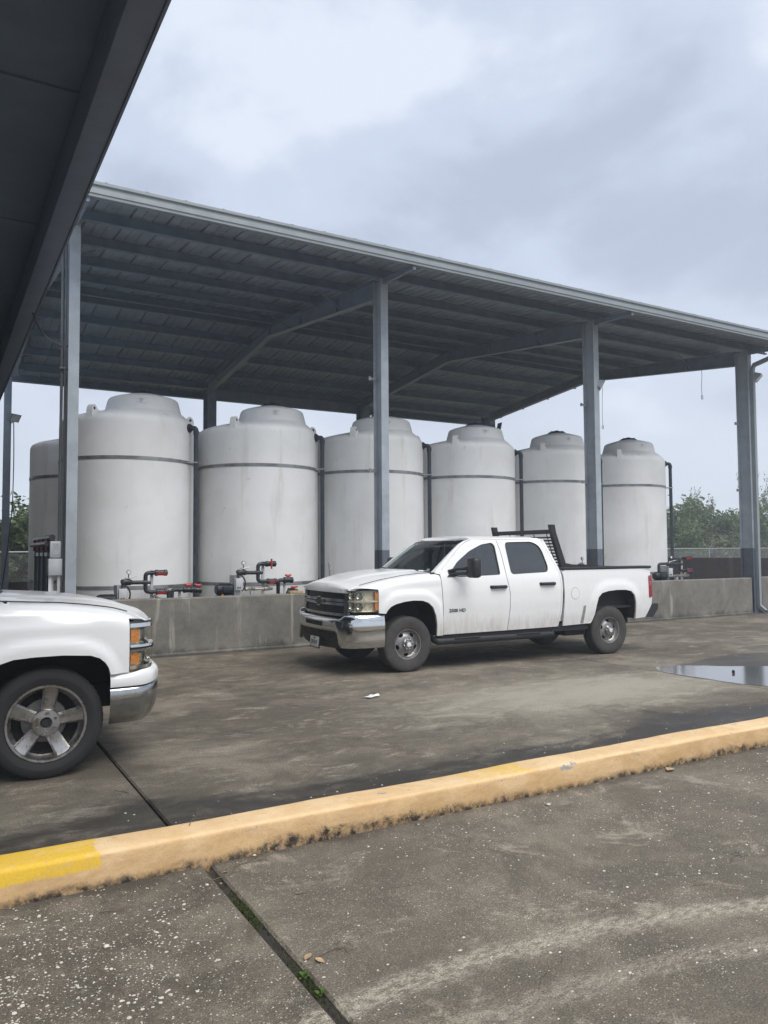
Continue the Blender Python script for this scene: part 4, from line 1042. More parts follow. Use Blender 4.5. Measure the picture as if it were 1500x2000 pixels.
s1 = make_skid('pump_skid', 2.38, -0.13, 'levers'); side_branch(s1, 1.27, 1.66, 1.09, two=True)
tag(s1, 'chemical pump with two level red lever handles in front of the nearest tank', 'pump', 'pumps behind the low wall')
s2 = make_skid('pump_skid', 4.45, 0.0, 'cross'); side_branch(s2, 1.215, 1.52, 1.215)
tag(s2, 'chemical pump with black motor and upright red handle below the second tank', 'pump', 'pumps behind the low wall')
s6 = make_skid('pump_skid', 16.05, 0.0, 'levers')
s6.scale = (1.18, 1, 1)
MB().tube(path([(0.42, 0, 1.06), (0.13, 0, 1.06), (0.13, 0, 1.38), (0.42, 0, 1.38)], 0.07), 0.036, 12).build('pipe', M['pvc2'], s6)
tag(s6, 'chemical pump to the right of the far pickup tailgate below the last tank', 'pump', 'pumps behind the low wall')
s5 = make_skid('pump_skid', 13.0, 0.0, 'levers')
tag(s5, 'pump whose valve tops just show over the far pickup bed', 'pump', 'pumps behind the low wall')
# low return valve beside the second pump
rv = empty('return_valve', (5.72, 13.62, 0))
tag(rv, 'black angled valve with flat red handle on the wall below the second tank', 'valve')
MB().prism([(0.03, 0.94), (0.16, 0.94), (0.20, 1.03), (0.17, 1.065), (0.09, 1.065)], lambda a, b, c: (a, c, b), -0.05, 0.05).tube(path([(0.15, 0, 1.0), (0.25, 0, 1.02), (0.27, 0, 0.94)], 0.03), 0.036, 10).build('body', M['pvc2'], rv)
MB().tube([(0.13, 0, 1.085), (0.20, 0, 1.075), (0.27, 0, 1.09)], [0.014, 0.024, 0.014], 8).cyl((0.2, 0, 1.03), (0.2, 0, 1.08), 0.014).build('handle', M['red'], rv)
for (xa, xb, za, zb, yy, l) in ((5.66, 5.93, 0.979, 1.03, 13.22, 'weathered timber block on the wall under the red handled return valve'), (6.00, 6.16, 0.979, 1.02, 13.20, 'short pale timber offcut on the wall just left of the far pickup grille')):
    o = MB().bbox(xa - (xa + xb) / 2, xb - (xa + xb) / 2, -0.05, 0.05, 0, zb - za, 0.004).build('timber_block', M['wood']); o.location = ((xa + xb) / 2, yy + 0.05, za); o.rotation_euler = (0, 0, 0.06)
    tag(o, l, 'timber', 'timber offcuts on the wall')
o = MB().tube([(0.06, 0, -0.5), (0.0, 0, 0.12)], 0.026, 10).build('steel_stake', M['galv']); o.location = (6.56, 13.42, 1.42)
tag(o, 'leaning grey steel tube sticking up behind the far pickup hood', 'tube')
o = MB().bbox(0, 0.03, 0, 0.02, 0, 0.12, 0.003).build('orange_strap', M['yellow']); o.location = (4.43, 13.40, 0.88)
tag(o, 'short orange strap hanging by the motor of the second pump', 'strap')

# electrical boxes and pipe manifold by the first column
eb = empty('control_cabinet', (1.55, 13.30, 0))
tag(eb, 'two stacked grey control boxes on a white frame left of the first column', 'control box')
MB().bbox(0.035, 0.195, 0, 0.10, 1.68, 1.94, 0.01).build('upper_box', M['box'], eb)
MB().box(0.075, 0.165, -0.006, -0.001, 1.715, 1.905).build('cover_plate', M['galv'], eb)
MB().bbox(0.01, 0.215, -0.03, 0.09, 1.395, 1.66, 0.008).build('lower_box', M['box'], eb)
for a in (0.02, 0.15): MB().box(a, a + 0.045, 0.02, 0.06, 0.0, 1.39).build('frame_leg', M['label'], eb)
MB().box(0.066, 0.149, 0.02, 0.06, 1.12, 1.15).build('frame_rail', M['label'], eb)
pmf = empty('pipe_manifold', (1.62, 14.5, 0))
tag(pmf, 'rack of black pipes with a row of valves left of the first column', 'pipes')
for k in range(4):
    yy = -0.95 + 0.62 * k
    MB().cyl((0, yy, 0), (0, yy, 1.80), 0.048).build('upright_pipe', M['pvc'], pmf)
    union_valve(pmf, (0, yy, 1.78), (0, yy, 2.0), 0.04, ('lever', (-1, 0, 0)))
MB().tube([(0, -1.15, 2.0), (0, 1.25, 2.0)], 0.05, 12).tube([(-0.07, -1.1, 1.9), (-0.07, 1.15, 1.9)], 0.04, 10).build('header_pipe', M['pvc2'], pmf)
MB().box(-0.03, 0.03, -1.1, 1.2, 1.70, 1.76).box(-0.03, 0.03, -1.12, -1.06, 0, 1.70).box(-0.03, 0.03, 1.14, 1.2, 0, 1.70).build('rack', M['galv'], pmf)

# ------------------------------------------------------------------ fence and trees behind
def fence_run(x0, x1, y, label):
    fr = empty('chain_link_fence', ((x0 + x1) / 2, y, -0.12))
    tag(fr, label, 'fence', 'chain link fence behind the yard')
    n = max(1, round((x1 - x0) / 3.3)); w_ = x1 - x0
    for i in range(n + 1):
        x = -w_ / 2 + w_ * i / n
        po = MB().cyl((x, 0, 0), (x, 0, 1.98), 0.03, None, 8).build('post', M['galv'], fr)
        MB().tube([(x, 0, 1.96), (x + 0.13, -0.16, 2.22)], 0.018, 5).build('barb_arm', M['galv'], po)
    MB().cyl((-w_ / 2, 0, 1.93), (w_ / 2, 0, 1.93), 0.026, None, 8).build('top_rail', M['galv'], fr)
    MB().add([(-w_ / 2, 0.01, 0.03), (w_ / 2, 0.01, 0.03), (w_ / 2, 0.01, 1.93), (-w_ / 2, 0.01, 1.93)], [(0, 1, 2, 3)]).build('wire_mesh', M['wire'], fr, ang=None)
fence_run(-2.0, 7.9, 31.0, 'chain link fence with top rail seen at far left beside the rear tank')
fence_run(31.0, 60.7, 31.0, 'chain link fence with angled post tops behind the brown wall at right')

def tree_mesh(seed, h, rad, nleaf, leaf, shape):
    """returns (trunk mb, crown mb): limbs grown outward, leaf clumps along them"""
    r_ = random.Random(seed); tk = MB(); tips = []
    def limb(p, d, L, r0, depth):
        pts = [Vector(p)]; rr = [r0]; q = Vector(p); dd = Vector(d).normalized()
        for k in range(4):
            dd = (dd + Vector((r_.uniform(-.25, .25), r_.uniform(-.25, .25), r_.uniform(-.05, .22)))).normalized()
            q = q + dd * L / 4; pts.append(q.copy()); rr.append(r0 * (1 - 0.20 * (k + 1)))
        tk.tube(pts, rr, 5 if depth else 7)
        if depth >= 3: tips.extend(pts[1:]); return
        if depth >= 1: tips.extend(pts[2:])
        for k in range(3 if depth == 0 else 3):
            b = pts[r_.choice((1, 2, 3, 4))] if depth else pts[min(4, 1 + k)]
            a = r_.uniform(0, 2 * pi)
            limb(b, dd + Vector((cos(a) * 1.0, sin(a) * 1.0, r_.uniform(-.15, .5))), L * r_.uniform(.55, .8), r0 * .5, depth + 1)
    for k in range(shape):
        a = 2 * pi * k / shape + r_.uniform(-.4, .4); sp = 0.0 if shape == 1 else 0.45
        limb((sp * cos(a) * 0.4, sp * sin(a) * 0.4, 0), (sp * cos(a), sp * sin(a), 1), h * r_.uniform(.45, .6), (0.028 if nleaf > 5000 else 0.05) * h ** 0.9, 0)
    zmax = max(t.z for t in tips); rmax = max(hypot(t.x, t.y) for t in tips)
    cr_ = MB(); dense = nleaf > 5000
    vs = []; fs = []
    for i in range(nleaf):
        t = r_.choice(tips)
        p = t + Vector((r_.gauss(0, .20), r_.gauss(0, .20), r_.gauss(0, .17))) * (h / 3.0) * (1 if dense else .35)
        if dense and r_.random() < .30: p.z *= r_.uniform(.15, .9)
        if p.z < 0.25: p.z = r_.uniform(0.2, 0.7)
        n_ = Vector((r_.gauss(0, 1), r_.gauss(0, 1), r_.gauss(0.5, 1))).normalized(); a = n_.orthogonal().normalized(); b = n_.cross(a)
        q = r_.uniform(0, 6.28); a, b = a * cos(q) + b * sin(q), b * cos(q) - a * sin(q)
        s_ = leaf * r_.uniform(.6, 1.35); k = len(vs)
        vs += [p - a * s_, p + b * s_ * .45 - n_ * s_ * .1, p + a * s_, p - b * s_ * .45 - n_ * s_ * .1]; fs.append((k, k + 1, k + 2, k + 3))
    cr_.add(vs, fs)
    sz = h / max(zmax, .1); sr = rad / max(rmax, .1)
    S = Matrix.Diagonal((sr, sr, sz, 1))
    for m_ in (tk, cr_): m_.v = [tuple(S @ Vector(p)) for p in m_.v]
    return tk, cr_
protos = []
for seed, h, rad, nl, lf, shp, mat in ((11, 4.4, 3.0, 17000, .15, 6, 'leaf1'), (23, 4.6, 2.8, 16000, .14, 5, 'leaf2'), (37, 3.6, 2.9, 14000, .14, 6, 'leaf3'), (51, 6.4, 1.9, 2200, .10, 2, 'leaf3')):
    tk, cr_ = tree_mesh(seed, h, rad, nl, lf, shp)
    root = empty('brush_tree')
    tk.build('trunk', M['bark'], root, ang=60, recalc=False); cr_.build('crown', M[mat], root, ang=None, recalc=False)
    protos.append(root)
spots = [  # proto, x, y, rz, scale, label
    (0, 2.2, 34.5, 0.3, 0.92, 'dark green brush tree at far left between the column and the rear tank'),
    (1, 4.4, 35.5, 1.9, 0.85, 'brighter green brush tree at far left directly beside the rear tank'),
    (2, 1.2, 33.0, 2.9, 0.62, 'low grey green thicket bush behind the far left fence'),
    (0, 38.5, 34.8, 4.0, 1.12, 'dense dark brush tree just right of the last tank'),
    (1, 42.4, 36.0, 0.8, 1.14, 'mid green brush tree between the last tank and the last column, left of centre'),
    (2, 44.8, 33.6, 1.1, 1.0, 'pale grey green bush low behind the fence between tank and last column'),
    (0, 46.6, 35.6, 2.4, 1.22, 'dark brush tree left of the last column'),
    (3, 48.6, 37.0, 0.4, 0.98, 'sparse twiggy tree rising beside the last column'),
    (1, 50.6, 36.5, 3.3, 1.2, 'mid green tree directly behind the last column'),
    (3, 54.6, 36.0, 2.0, 1.16, 'tall thin leafed tree at the right image edge'),
    (0, 55.6, 34.8, 5.2, 1.25, 'dense dark tree at the right image edge'),
    (2, 51.8, 33.4, 0.2, 0.92, 'pale bush at the foot of the trees right of the last column'),
    (1, 41.0, 33.4, 5.5, 0.70, 'small green bush against the fence just right of the last fill pipe'),
    (1, 59.5, 36.0, 4.4, 1.10, 'mid green tree at the right hand end of the tree line')]
used = set()
for pr, x, y, rz, s_, lab in spots:
    if pr in used: o = copy_tree(protos[pr])
    else: o = protos[pr]; used.add(pr)
    o.location = (x, y, -0.13); o.rotation_euler = (0, 0, rz); o.scale = (s_, s_, s_)
    tag(o, lab, 'tree', 'brush trees behind the fence')

# ------------------------------------------------------------------ thin haze added to stand in for lens glare over the shed
hzb = MB().box(-60, 110, -30, 75, -1.2, 9.6).build('haze', None, None, None)
hm = bpy.data.materials.new('glare_haze'); hm.use_nodes = True
ht = hm.node_tree; ht.nodes.clear()
ho_ = N(ht, 'ShaderNodeOutputMaterial'); hv_ = N(ht, 'ShaderNodeVolumePrincipled')
hv_.inputs['Color'].default_value = (0.86, 0.92, 1.0, 1); hv_.inputs['Density'].default_value = 0.0030; hv_.inputs['Anisotropy'].default_value = 0.2
ht.links.new(hv_.outputs[0], ho_.inputs['Volume'])
hzb.data.materials.clear(); hzb.data.materials.append(hm)
tag(hzb, 'thin pale blue haze standing in for lens glare', 'haze', kind='stuff')
# ================================================================== PICKUP TRUCKS
BODY = [(0.28, 0.925), (0.50, 0.958), (0.70, 0.985), (0.95, 1.0), (1.15, 0.998), (1.28, 0.985), (1.36, 0.967), (1.39, 0.952)]
def smooth_tab(tab, z, w_=0.03):
    return (lerp_tab(tab, z - w_) + 2 * lerp_tab(tab, z) + lerp_tab(tab, z + w_)) / 4
A_ARCH = [(-.405, .862), (-.385, .90), (-.33, .955), (-.25, .99), (-.1, 1.022), (.05, 1.033), (.2, 1.025), (.30, .99), (.375, .925), (.43, .80), (.455, .66), (.46, .50)]
B_ARCH = [(-.455, .775), (-.44, .83), (-.415, .872), (-.37, .912), (-.30, .938), (-.1, .954), (.1, .954), (.25, .945), (.36, .91), (.42, .85), (.455, .76), (.475, .62), (.485, .50)]
R_ARCH = [(3.435, .541), (3.50, .68), (3.545, .85), (3.58, .96), (3.66, 1.03), (3.80, 1.06), (4.0, 1.073), (4.19, 1.07), (4.32, 1.045), (4.395, .98), (4.43, .86), (4.435, .72), (4.43, .575)]
CFG_A = dict(arch=A_ARCH, ztop=[(-.90, 1.197), (-.84, 1.215), (-.75, 1.256), (-.4, 1.33), (-.05, 1.385), (.25, 1.412), (.6, 1.425)],
             zc=[(-.985, 1.205), (-.978, 1.245), (-.962, 1.278), (-.925, 1.298), (-.85, 1.318), (-.6, 1.37), (-.3, 1.415), (0, 1.440), (.45, 1.455)],
             lampx=-.505, lampz=(.888, 1.19), lamppath=[(-.905, .795), (-.885, .855), (-.835, .912), (-.745, .955), (-.62, .977), (-.510, .986)],
             hoodfront=(-.985, .10), paint='paint', tyre='tyre', R=0.40, kind='steel')
CFG_B = dict(arch=B_ARCH, ztop=[(-.80, 1.15), (-.76, 1.18), (-.72, 1.205), (-.65, 1.245), (-.5, 1.29), (-.3, 1.322), (-.1, 1.345), (.3, 1.368), (.6, 1.385)],
             zc=[(-.915, 1.17), (-.89, 1.205), (-.84, 1.24), (-.63, 1.305), (-.35, 1.355), (-.05, 1.388), (.45, 1.42)],
             lampx=-.603, lampz=(.79, 1.18), lamppath=[(-.855, .63), (-.835, .75), (-.80, .86), (-.745, .93), (-.675, .968), (-.608, .984)],
             hoodfront=(-.915, .13), paint='paint2', tyre='tyre2', R=0.425, kind='alloy')

def ribbon(full, zfn, prof, mb, offs=0.0):
    """full: plan path [(x,y)], zfn(i,x,y)->(z0,z1), prof [(t, out)]"""
    rows = []; k = len(full)
    for i, (x, y) in enumerate(full):
        a = Vector(full[max(i - 1, 0)]); b = Vector(full[min(i + 1, k - 1)]); t = (b - a).normalized(); nrm = Vector((-t.y, t.x))
        if nrm.dot(Vector((x - 0.5, y))) < 0: nrm = -nrm
        z0, z1 = zfn(i, x, y)
        rows.append([(x + nrm.x * (o + offs), y + nrm.y * (o + offs), z0 + (z1 - z0) * t_) for t_, o in prof])
    return mb.grid(rows)
def dens(p, n=4):
    """smooth a plan path with a Catmull-Rom spline"""
    res = []; k = len(p)
    for i in range(k - 1):
        p0, p1, p2, p3 = [Vector(p[max(0, min(k - 1, j))]) for j in (i - 1, i, i + 1, i + 2)]
        for s_ in range(n):
            t = s_ / n
            res.append(tuple(0.5 * ((2 * p1) + (p2 - p0) * t + (2 * p0 - 5 * p1 + 4 * p2 - p3) * t * t + (3 * p1 - p0 - 3 * p2 + p3) * t ** 3)))
    res.append(tuple(p[-1])); return res
def both(p):
    return [(x, -y) for x, y in reversed(p[1:])] + list(p) if abs(p[0][1]) < 1e-6 else None

def make_wheel(root, cx, sg, cfg, phase=0.0):
    R = cfg['R']; hw = 0.125 if cfg['kind'] == 'steel' else 0.138; ri = 0.215 if cfg['kind'] == 'steel' else 0.290
    yc = sg * (0.94 - hw)
    T = Matrix.Translation((cx, yc, R)) @ Matrix.Rotation(-sg * pi / 2, 4, 'X') @ Matrix.Rotation(phase, 4, 'Z')
    wh = MB(T).lathe([(0.0, -0.06), (ri - .03, -0.06), (ri - .03, -0.045), (0.0, -0.045)], 32).lathe([(0.07, -0.05), (0.07, 0.02), (0.0, 0.02)], 16).build('wheel', M['under'], root)
    s_ = ri
    prof = [(s_ - .004, -hw * .84), (s_ + .03, -hw * .97), (s_ + (R - s_) * .5, -hw * 1.03), (R - .035, -hw * .97), (R - .012, -hw * .88), (R - .002, -hw * .72)]
    for a in (-.42, -.05, .32): prof += [(R, hw * (a - .14)), (R, hw * a), (R - .011, hw * (a + .01)), (R - .011, hw * (a + .09)), (R, hw * (a + .10))]
    prof += [(R - .002, hw * .72), (R - .012, hw * .88), (R - .035, hw * .97), (R - .040, hw * .985), (R - .055, hw * 1.0), (s_ + (R - s_) * .5, hw * 1.035), (s_ + (R - s_) * .42, hw * 1.02), (s_ + .03, hw * .97), (s_ + .008, hw * .90), (s_ - .004, hw * .84)]
    ty = MB(T).lathe(prof, 72)
    for j in range(54):      # shoulder blocks of the tread
        a = 2 * pi * j / 54; da = 2 * pi / 54 * .30
        for zz in (-1, 1):
            pts = []
            for aa in (a - da, a + da):
                for r_, z_ in ((R - .020, hw * .93), (R - .001, hw * .76), (R + .003, hw * .62), (R - .02, hw * .62)):
                    pts.append((r_ * cos(aa), r_ * sin(aa), zz * z_))
            ty.add(pts, [(0, 1, 2, 3), (7, 6, 5, 4), (0, 4, 5, 1), (1, 5, 6, 2), (2, 6, 7, 3)])
    ty.build('tyre', M[cfg['tyre']], wh, ang=35)
    if cfg['kind'] == 'steel':
        lip = MB(T).lathe([(ri, hw * .80), (ri + .006, hw * .86), (ri + .002, hw * .92), (ri - .010, hw * .90), (ri - .016, hw * .70), (ri - .03, hw * .55), (ri - .035, -hw * .8)], 48)
        lip.build('rim', M['steelrim'], wh, ang=30)
        # pressed disc with five oval windows
        out_ = [((ri - .014) * cos(2 * pi * k / 48), (ri - .014) * sin(2 * pi * k / 48)) for k in range(48)]
        holes = []
        for k in range(5):
            a = 2 * pi * k / 5 + 0.62; c = Vector((.152 * cos(a), .152 * sin(a))); ta_ = Vector((-sin(a), cos(a))); ra = Vector((cos(a), sin(a)))
            holes.append([tuple(c + ta_ * .038 * cos(q) + ra * .024 * sin(q)) for q in [2 * pi * i / 14 for i in range(14)]])
        def dz(x, y):
            r_ = hypot(x, y)
            return T @ Vector((x, y, hw * (.36 + .30 * sstep(.19, .095, r_) + .30 * sstep(.165, .205, r_))))
        th = (T.to_3x3() @ Vector((0, 0, -.018)))
        panel('disc', out_, dz, M['steelrim'], wh, tuple(th), holes, .022)
        hub = MB(T).lathe([(.082, hw * .60), (.080, hw * .82), (.070, hw * .90), (.060, hw * .95), (.050, hw * 1.12), (.044, hw * 1.17), (0, hw * 1.18)], 24)
        hub.build('centre_cap', M['steelrim'], wh, ang=30)
        nuts = MB(T)
        for k in range(8):
            a = 2 * pi * k / 8; nuts.tube([(.067 * cos(a), .067 * sin(a), hw * .8), (.067 * cos(a), .067 * sin(a), hw * 1.03), (.067 * cos(a), .067 * sin(a), hw * 1.06)], [.0145, .0145, .008], 6)
        nuts.build('lug_nuts', M['chrome_dull'], wh)
        MB(T).lathe([(0.034, hw * 1.19), (0.030, hw * 1.20), (0, hw * 1.205)], 18).build('cap_badge', M['label'], wh)
    else:
        MB(T).lathe([(ri, hw * .82), (ri + .008, hw * .88), (ri + .004, hw * .96), (ri - .012, hw * .95), (ri - .022, hw * .78), (ri - .030, hw * .62), (ri - .045, hw * .50), (ri - .05, -hw * .8)], 64).build('rim', M['alloy'], wh, ang=30)
        sp = MB(T)
        for k in range(5):
            a = 2 * pi * k / 5
            ca, sa = cos(a), sin(a)
            secs = []
            for r_, w_, zf, dp in ((.070, .048, .62, .05), (.12, .050, .60, .05), (.19, .054, .66, .05), (.25, .060, .76, .05), (ri - .012, .066, .86, .05)):
                z = hw * zf
                sec = [(-w_, z - .035), (-w_, z - .012), (-w_ * .72, z + .002), (w_ * .72, z + .002), (w_, z - .012), (w_, z - .035)]
                secs.append([(r_ * ca - q * sa, r_ * sa + q * ca, zz) for q, zz in sec])
            sp.grid(secs)
        sp.build('spokes', M['alloy'], wh, ang=25)
        MB(T).lathe([(.108, hw * .50), (.106, hw * .68), (.100, hw * .74), (.046, hw * .76), (.040, hw * .70), (.040, hw * .55), (0, hw * .54)], 36).build('hub_face', M['alloy'], wh, ang=25)
        MB(T).lathe([(.038, hw * .60), (.030, hw * .66), (0, hw * .665)], 20).build('centre_bore', M['under'], wh)
        nuts = MB(T)
        for k in range(6):
            a = 2 * pi * k / 6 + .3; c = (.074 * cos(a), .074 * sin(a))
            nuts.tube([(c[0], c[1], hw * .72), (c[0], c[1], hw * .83), (c[0], c[1], hw * .86)], [.0115, .0115, .007], 6)
        nuts.build('lug_nuts', M['chrome_dull'], wh)
        MB(T).lathe([(.17, -.02), (.17, -.03), (.06, -.03)], 32).build('brake_disc', M['film'], wh)
    return wh

def build_truck(name, loc, rz, cfg, label):
    root = empty(name, loc, rz); tag(root, label, 'pickup truck', 'white pickup trucks')
    P = M[cfg['paint']]
    zt = cfg['ztop']; isA = cfg['kind'] == 'steel'
    def flare(x, z):
        f = 0.0
        for cx, cz, a, b in ((.025 if isA else .0, .43, .46, .61 if isA else .53), (3.99, .43, .47, .65)):
            r_ = (abs((x - cx) / a) ** 3.2 + abs(max(0, z - cz) / b) ** 3.2) ** (1 / 3.2)
            f = max(f, .028 * (1 - sstep(1.14, 1.24, r_)))
        return f
    def half(x, z):
        h = smooth_tab(BODY, min(z, 1.39))
        if x < .535:
            h = smooth_tab(BODY, min(z, 1.2)) - .004
            h += (.020 * sstep(1.205, 1.185, z) if not isA else .008 * sstep(1.19, 1.17, z)) - .004
            if x < -.38: h -= .052 * ((-.38 - x) / .5) ** 2.2
        elif x > 2.852:
            h = smooth_tab(BODY, min(z, 1.2)) - .012 * sstep(1.25, 1.43, z)
            if x > 4.55: h -= .035 * ((x - 4.55) / .33) ** 2
        elif z > 1.39: h = .952 - (z - 1.39) * .37 - .05 * max(0, (z - 1.80) / .14) ** 2 * .3
        return h + (flare(x, z) if z < 1.3 else 0)
    def S(sg, off=0.0): return lambda x, z: (x, sg * (half(x, z) - off), z)
    def FS(sg):
        # fender: below the shoulder a plain side, above it the sheet rolls over to meet the hood
        def fn(x, b):
            t_ = smooth_tab(zt, x, .04); d = t_ - b
            if d >= .12: return (x, sg * half(x, b), b)
            ph = max(0, d / .12) * pi / 2
            z = t_ - .12 * (1 - cos(ph)); return (x, sg * (half(x, t_ - .12) - .17 * (1 - sin(ph))), z)
        return fn
    def sp(name_, outl, mat, par, sg, off=0, thick=.03, holes=(), step=.07):
        return panel(name_, outl, S(sg, off), mat, par, (0, -sg * thick, 0), holes, step)
    arch = cfg['arch']; lx = cfg['lampx']; lz0, lz1 = cfg['lampz']
    topf = [(x, z) for x, z in zt if lx - .40 < x < .5]
    fwin = round_poly([(.70, 1.375), (.715, 1.41), (.885, 1.575), (1.145, 1.738), (1.40, 1.842), (1.61, 1.872), (1.655, 1.826), (1.642, 1.372), (.90, 1.350)], .04)
    rwin = round_poly([(1.845, 1.372), (1.852, 1.83), (1.885, 1.878), (2.40, 1.887), (2.52, 1.83), (2.570, 1.74), (2.612, 1.48), (2.575, 1.395)], .06)
    for sg in (-1, 1):
        if isA: fo = [(lx, .872)] + arch + [(.576, .50), (.562, .85), (.545, 1.19), (.533, 1.40), (.530, 1.421)] + list(reversed(topf)) + [(-.87, 1.199), (lx, 1.199)]
        else: fo = [(lx, .778)] + arch + [(.576, .50), (.562, .85), (.545, 1.19), (.533, 1.36), (.530, 1.380)] + list(reversed(topf)) + [(-.80, 1.155), (-.79, 1.150), (-.74, 1.168), (lx, 1.186)]
        panel('front_fender', fo, FS(sg), P, root, (0, -sg * .03, 0), (), .04)
        door = [(.588, .508), (.574, .85), (.557, 1.19), (.545, 1.40), (.60, 1.475), (.80, 1.652), (1.02, 1.822), (1.14, 1.885), (1.30, 1.926), (1.700, 1.940), (1.722, 1.80), (1.738, 1.664), (1.742, 1.327), (1.788, 1.073), (1.782, .85), (1.744, .512)]
        fd = sp('front_door', door, P, root, sg, holes=(fwin,), step=.06)
        rdoor = [(1.756, .512), (1.794, .85), (1.800, 1.073), (1.754, 1.327), (1.750, 1.664), (1.734, 1.80), (1.712, 1.940), (2.52, 1.944), (2.598, 1.93), (2.685, 1.701), (2.770, 1.47), (2.803, 1.391), (2.812, 1.128), (2.790, .779), (2.728, .520)]
        rd = sp('rear_door', rdoor, P, root, sg, holes=(rwin,), step=.06)
        sp('cab_corner', [(2.736, .522), (2.799, .779), (2.821, 1.128), (2.812, 1.391), (2.779, 1.47), (2.694, 1.701), (2.607, 1.93), (2.66, 1.925), (2.74, 1.70), (2.822, 1.47), (2.845, 1.391), (2.850, 1.128), (2.83, .779), (2.765, .522)], P, root, sg, .004, step=.05)
        for dn, wn in ((fd, fwin), (rd, rwin)):
            cxm = sum(p[0] for p in wn) / len(wn); czm = sum(p[1] for p in wn) / len(wn)
            sc = lambda f: [(cxm + (a - cxm) * f, czm + (b - czm) * f) for a, b in wn]
            sp('window_glass', sc(1.03), M['tint'], dn, sg, .014, 0, step=.09)
            sp('window_seal', sc(1.004), M['black'], dn, sg, .002, .012, holes=(sc(.965),), step=.05)
        for dn, hx, hz in ((fd, 1.575, 1.187), (rd, 2.535, 1.212)):
            hm = MB(); y0 = half(hx, hz)
            hm.tube([(hx - .15, sg * (y0 - .005), hz), (hx - .13, sg * (y0 + .028), hz), (hx, sg * (y0 + .036), hz), (hx + .13, sg * (y0 + .028), hz), (hx + .15, sg * (y0 - .005), hz)], [.016, .021, .023, .021, .016], 8, ry=.026)
            hd = hm.build('door_handle', M['black'], dn)
            panel('handle_cup', [(hx + .085 * cos(q), hz + .01 + .05 * sin(q)) for q in [2 * pi * i / 18 for i in range(18)]], S(sg, -.0015), P, dn, (0, 0, 0), (), .03)
        bo = [(2.86, .524), (2.875, .80), (2.885, 1.04), (2.872, 1.30), (2.850, 1.42), (4.826, 1.422), (4.862, 1.20), (4.870, .93), (4.858, .80), (4.70, .585), (4.43, .575)] + list(reversed(R_ARCH[:-1])) + [(3.435, .541)]
        bs = sp('bed_side', bo, P, root, sg, step=.06)
        # wheel-house liners
        for ar in (arch, R_ARCH):
            mb = MB()
            mb.grid([[(x, sg * yy, z) for x, z in ar] for yy in (.965, .8, .52)])
            zc_ = sum(z for x, z in ar) / len(ar)
            n = len(ar); mb.add([(x, sg * .52, z) for x, z in ar], [tuple(range(n))])
            mb.build('wheel_house', M['under'], root, ang=60)
        make_wheel(root, 0.0, sg, cfg, .3 if isA else radians(23 if sg < 0 else 190))
        make_wheel(root, 3.90, sg, cfg, .9)
        # headlamp: reflector housing, bowls, amber corner, clear lens
        lp = dens([(x, sg * y) for x, y in cfg['lamppath']], 4); k = len(lp)
        hs = ribbon(lp, lambda i, x, y: (lz0, lz1), [(0, -.002), (.03, -.03), (.06, -.055), (.94, -.055), (.97, -.03), (1, -.002)], MB()).build('headlight', M['reflector'], root, ang=30)
        ribbon(lp, lambda i, x, y: (lz0 + .006, lz1 - .006), [(0, -.004), (.05, .004), (.5, .008), (.95, .004), (1, -.004)], MB()).build('lens', M['lens'], hs, recalc=False)
        ribbon(lp, lambda i, x, y: (lz1 - .012, lz1 + .004), [(0, .010), (1, .004)], ribbon(lp, lambda i, x, y: (lz0 - .010, lz0 + .008), [(0, .004), (1, .010)], MB())).build('seal', M['black'], hs, recalc=False)
        zm = (lz0 + lz1) / 2
        if isA:
            ribbon(lp, lambda i, x, y: (zm - .011, zm + .011), [(0, -.05), (0, -.004), (1, -.004), (1, -.05)], MB()).build('divider', M['reflector'], hs)
            for z0, z1 in ((lz0 + .025, zm - .018), (zm + .018, lz1 - .025)):
                q = lp[int(k * .87):]; ribbon(q, lambda i, x, y: (z0, z1), [(0, -.04), (0, -.010), (1, -.010), (1, -.04)], MB()).build('amber_reflector', M['amber'], hs)
                for f in (.20, .52):
                    i = int(k * f); x, y = lp[i]; a = Vector(lp[i + 1]) - Vector(lp[i - 1]); nn = Vector((-abs(a.y) - .02, sg * abs(a.x))).normalized()
                    c = Vector((x - nn.x * .05, y - nn.y * .05, (z0 + z1) / 2)); ax = Vector((nn.x, nn.y, 0))
                    Rm = Matrix.Translation(c) @ ax.to_track_quat('Z', 'Y').to_matrix().to_4x4()
                    MB(Rm).lathe([(.060, .030), (.056, .032), (.050, .015), (.034, 0), (.012, -.008), (.012, .012), (0, .016)], 20).build('bowl', M['chrome'], hs)
        else:
            zA, zB = lz0 + .15, lz0 + .205
            ribbon(lp, lambda i, x, y: (zA, zB), [(0, -.05), (0, .012), (.3, .018), (.7, .018), (1, .012), (1, -.05)], MB()).build('chrome_bar', M['chrome'], hs, ang=25)
            ribbon(lp, lambda i, x, y: ((zA + zB) / 2 - .008, (zA + zB) / 2 + .008), [(0, .0195), (1, .0195)], MB()).build('bar_slot', M['darkgap'], hs, recalc=False)
            ribbon(lp, lambda i, x, y: (lz1 - .045, lz1 - .004), [(0, -.05), (0, .010), (1, .006), (1, -.05)], ribbon(lp, lambda i, x, y: (lz0 + .0, lz0 + .035), [(0, -.05), (0, .008), (1, .010), (1, -.05)], MB())).build('chrome_trim', M['chrome'], hs, ang=25)
